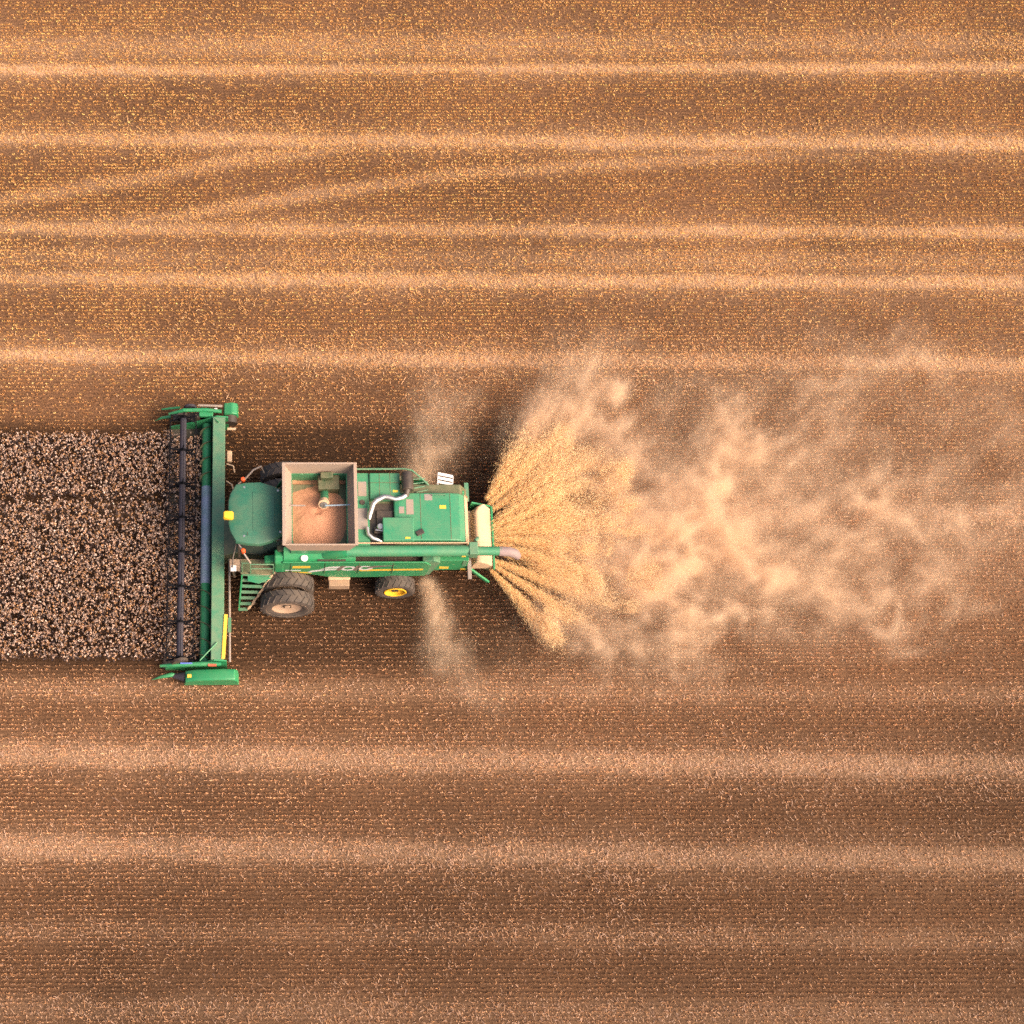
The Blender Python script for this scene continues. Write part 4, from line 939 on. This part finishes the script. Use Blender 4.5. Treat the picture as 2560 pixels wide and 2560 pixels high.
# ------------------------------------------------------------------ dust cloud: the same drift binned into a density grid and shown as a volume
def build_dust():
    bx = (4.0, 34.0, -9.5, 10.5, 0.0, 4.2); dx = .08; dz = .2
    nx, ny, nz = (int(round((bx[2*i+1] - bx[2*i]) / q)) for i, q in enumerate((dx, dx, dz)))
    xs = bx[0] + (np.arange(nx) + .5) * dx; ys = bx[2] + (np.arange(ny) + .5) * dx; zs = bx[4] + (np.arange(nz) + .5) * dz
    X, Y, Z = np.meshgrid(xs, ys, zs, indexing='ij')
    rep = np.concatenate([DUST_P + rng.normal(0, .05 + .02 * j, DUST_P.shape) for j in range(3)])
    D = np.histogramdd(rep, bins=(nx, ny, nz), range=((bx[0], bx[1]), (bx[2], bx[3]), (bx[4], bx[5])), weights=np.tile(DUST_W, 3))[0]
    def blur(a, ax): 
        b = np.concatenate([a.take([0], ax), a, a.take([-1], ax)], ax); n_ = a.shape[ax]
        return .25 * b.take(range(0, n_), ax) + .5 * a + .25 * b.take(range(2, n_ + 2), ax)
    for ax in (0, 1, 2): D = blur(D, ax)
    edge = sstep(bx[1], bx[1] - 2.5, X) * sstep(bx[2], bx[2] + 1, Y) * sstep(bx[3], bx[3] - 1.5, Y) * sstep(bx[5], bx[5] - 1, Z)
    # streaks drawn outward from the spreader, ragged by a little turbulence
    xw, yw, zw = warp(X, Y, Z, .35, .8, 17.0)
    rr = np.hypot(xw - OX, yw - OY); ph = np.arctan2(yw - OY, xw - OX)
    st = .55 * fbm(rr * .95, ph * 34 + 40, Z * .8, 5, .68) + .45 * fbm(xw * 1.5, yw * 2.4, Z * .8, 5, .65)
    streak = .52 + 1.2 * sstep(.36, .66, st) ** 1.1
    D = (D * edge * streak * DUST_K).astype(np.float32)
    print('dust grid', D.shape, 'column depth', np.percentile(D.sum(2) * dz, (50, 80, 90, 95, 99, 100)))
    me = bpy.data.meshes.new('dust_cloud')
    me.vertices.add(D.size)
    me.vertices.foreach_set('co', np.stack([X, Y, Z], -1).astype(np.float32).reshape(-1))
    a = me.attributes.new('dens', 'FLOAT', 'POINT'); a.data.foreach_set('value', D.reshape(-1))
    o = bpy.data.objects.new('dust_cloud', me); COL.objects.link(o)
    m = bpy.data.materials.new('field_dust'); m.use_nodes = True; t = m.node_tree
    for nd in list(t.nodes):
        if nd.type == 'BSDF_PRINCIPLED': t.nodes.remove(nd)
    pv = t.nodes.new("ShaderNodeVolumePrincipled"); pv.inputs["Color"].default_value = (0.95, 0.75, 0.57, 1)
    pv.inputs["Density"].default_value = 1.0; pv.inputs["Anisotropy"].default_value = 0.0
    pv.inputs["Density Attribute"].default_value = 'density'
    t.links.new(pv.outputs[0], t.nodes["Material Output"].inputs["Volume"])
    me.materials.append(m)
    g = bpy.data.node_groups.new('dust_grid', 'GeometryNodeTree')
    g.interface.new_socket('Geometry', in_out='INPUT', socket_type='NodeSocketGeometry'); g.interface.new_socket('Geometry', in_out='OUTPUT', socket_type='NodeSocketGeometry')
    N = g.nodes.new; gi, go = N('NodeGroupInput'), N('NodeGroupOutput')
    pos = N('GeometryNodeInputPosition'); sp_ = N('ShaderNodeSeparateXYZ'); g.links.new(pos.outputs[0], sp_.inputs[0])
    def idx(k, lo, cnt, dx):
        s = N('ShaderNodeMath'); s.operation = 'SUBTRACT'; g.links.new(sp_.outputs[k], s.inputs[0]); s.inputs[1].default_value = lo
        d = N('ShaderNodeMath'); d.operation = 'DIVIDE'; g.links.new(s.outputs[0], d.inputs[0]); d.inputs[1].default_value = dx
        f = N('ShaderNodeMath'); f.operation = 'FLOOR'; g.links.new(d.outputs[0], f.inputs[0])
        c = N('ShaderNodeClamp'); g.links.new(f.outputs[0], c.inputs[0]); c.inputs[1].default_value = 0; c.inputs[2].default_value = cnt - 1
        return c
    ix, iy, iz = idx(0, bx[0], nx, dx), idx(1, bx[2], ny, dx), idx(2, bx[4], nz, dz)
    m1 = N('ShaderNodeMath'); m1.operation = 'MULTIPLY_ADD'; g.links.new(ix.outputs[0], m1.inputs[0]); m1.inputs[1].default_value = ny; g.links.new(iy.outputs[0], m1.inputs[2])
    m2 = N('ShaderNodeMath'); m2.operation = 'MULTIPLY_ADD'; g.links.new(m1.outputs[0], m2.inputs[0]); m2.inputs[1].default_value = nz; g.links.new(iz.outputs[0], m2.inputs[2])
    na = N('GeometryNodeInputNamedAttribute'); na.data_type = 'FLOAT'; na.inputs[0].default_value = 'dens'
    si = N('GeometryNodeSampleIndex'); si.data_type = 'FLOAT'; si.domain = 'POINT'
    g.links.new(gi.outputs[0], si.inputs[0]); g.links.new(na.outputs[0], si.inputs[1]); g.links.new(m2.outputs[0], si.inputs[2])
    vc = N('GeometryNodeVolumeCube'); g.links.new(si.outputs[0], vc.inputs['Density'])
    vc.inputs['Min'].default_value = (bx[0], bx[2], bx[4]); vc.inputs['Max'].default_value = (bx[1], bx[3], bx[5])
    vc.inputs['Resolution X'].default_value = nx; vc.inputs['Resolution Y'].default_value = ny; vc.inputs['Resolution Z'].default_value = nz
    sm = N('GeometryNodeSetMaterial'); sm.inputs[2].default_value = m
    g.links.new(vc.outputs[0], sm.inputs[0]); g.links.new(sm.outputs[0], go.inputs[0])
    mod = o.modifiers.new('dust_grid', 'NODES'); mod.node_group = g
    tag(o, 'pale soft billows of dust drifting away behind the combine', 'dust', kind='stuff')
build_dust()
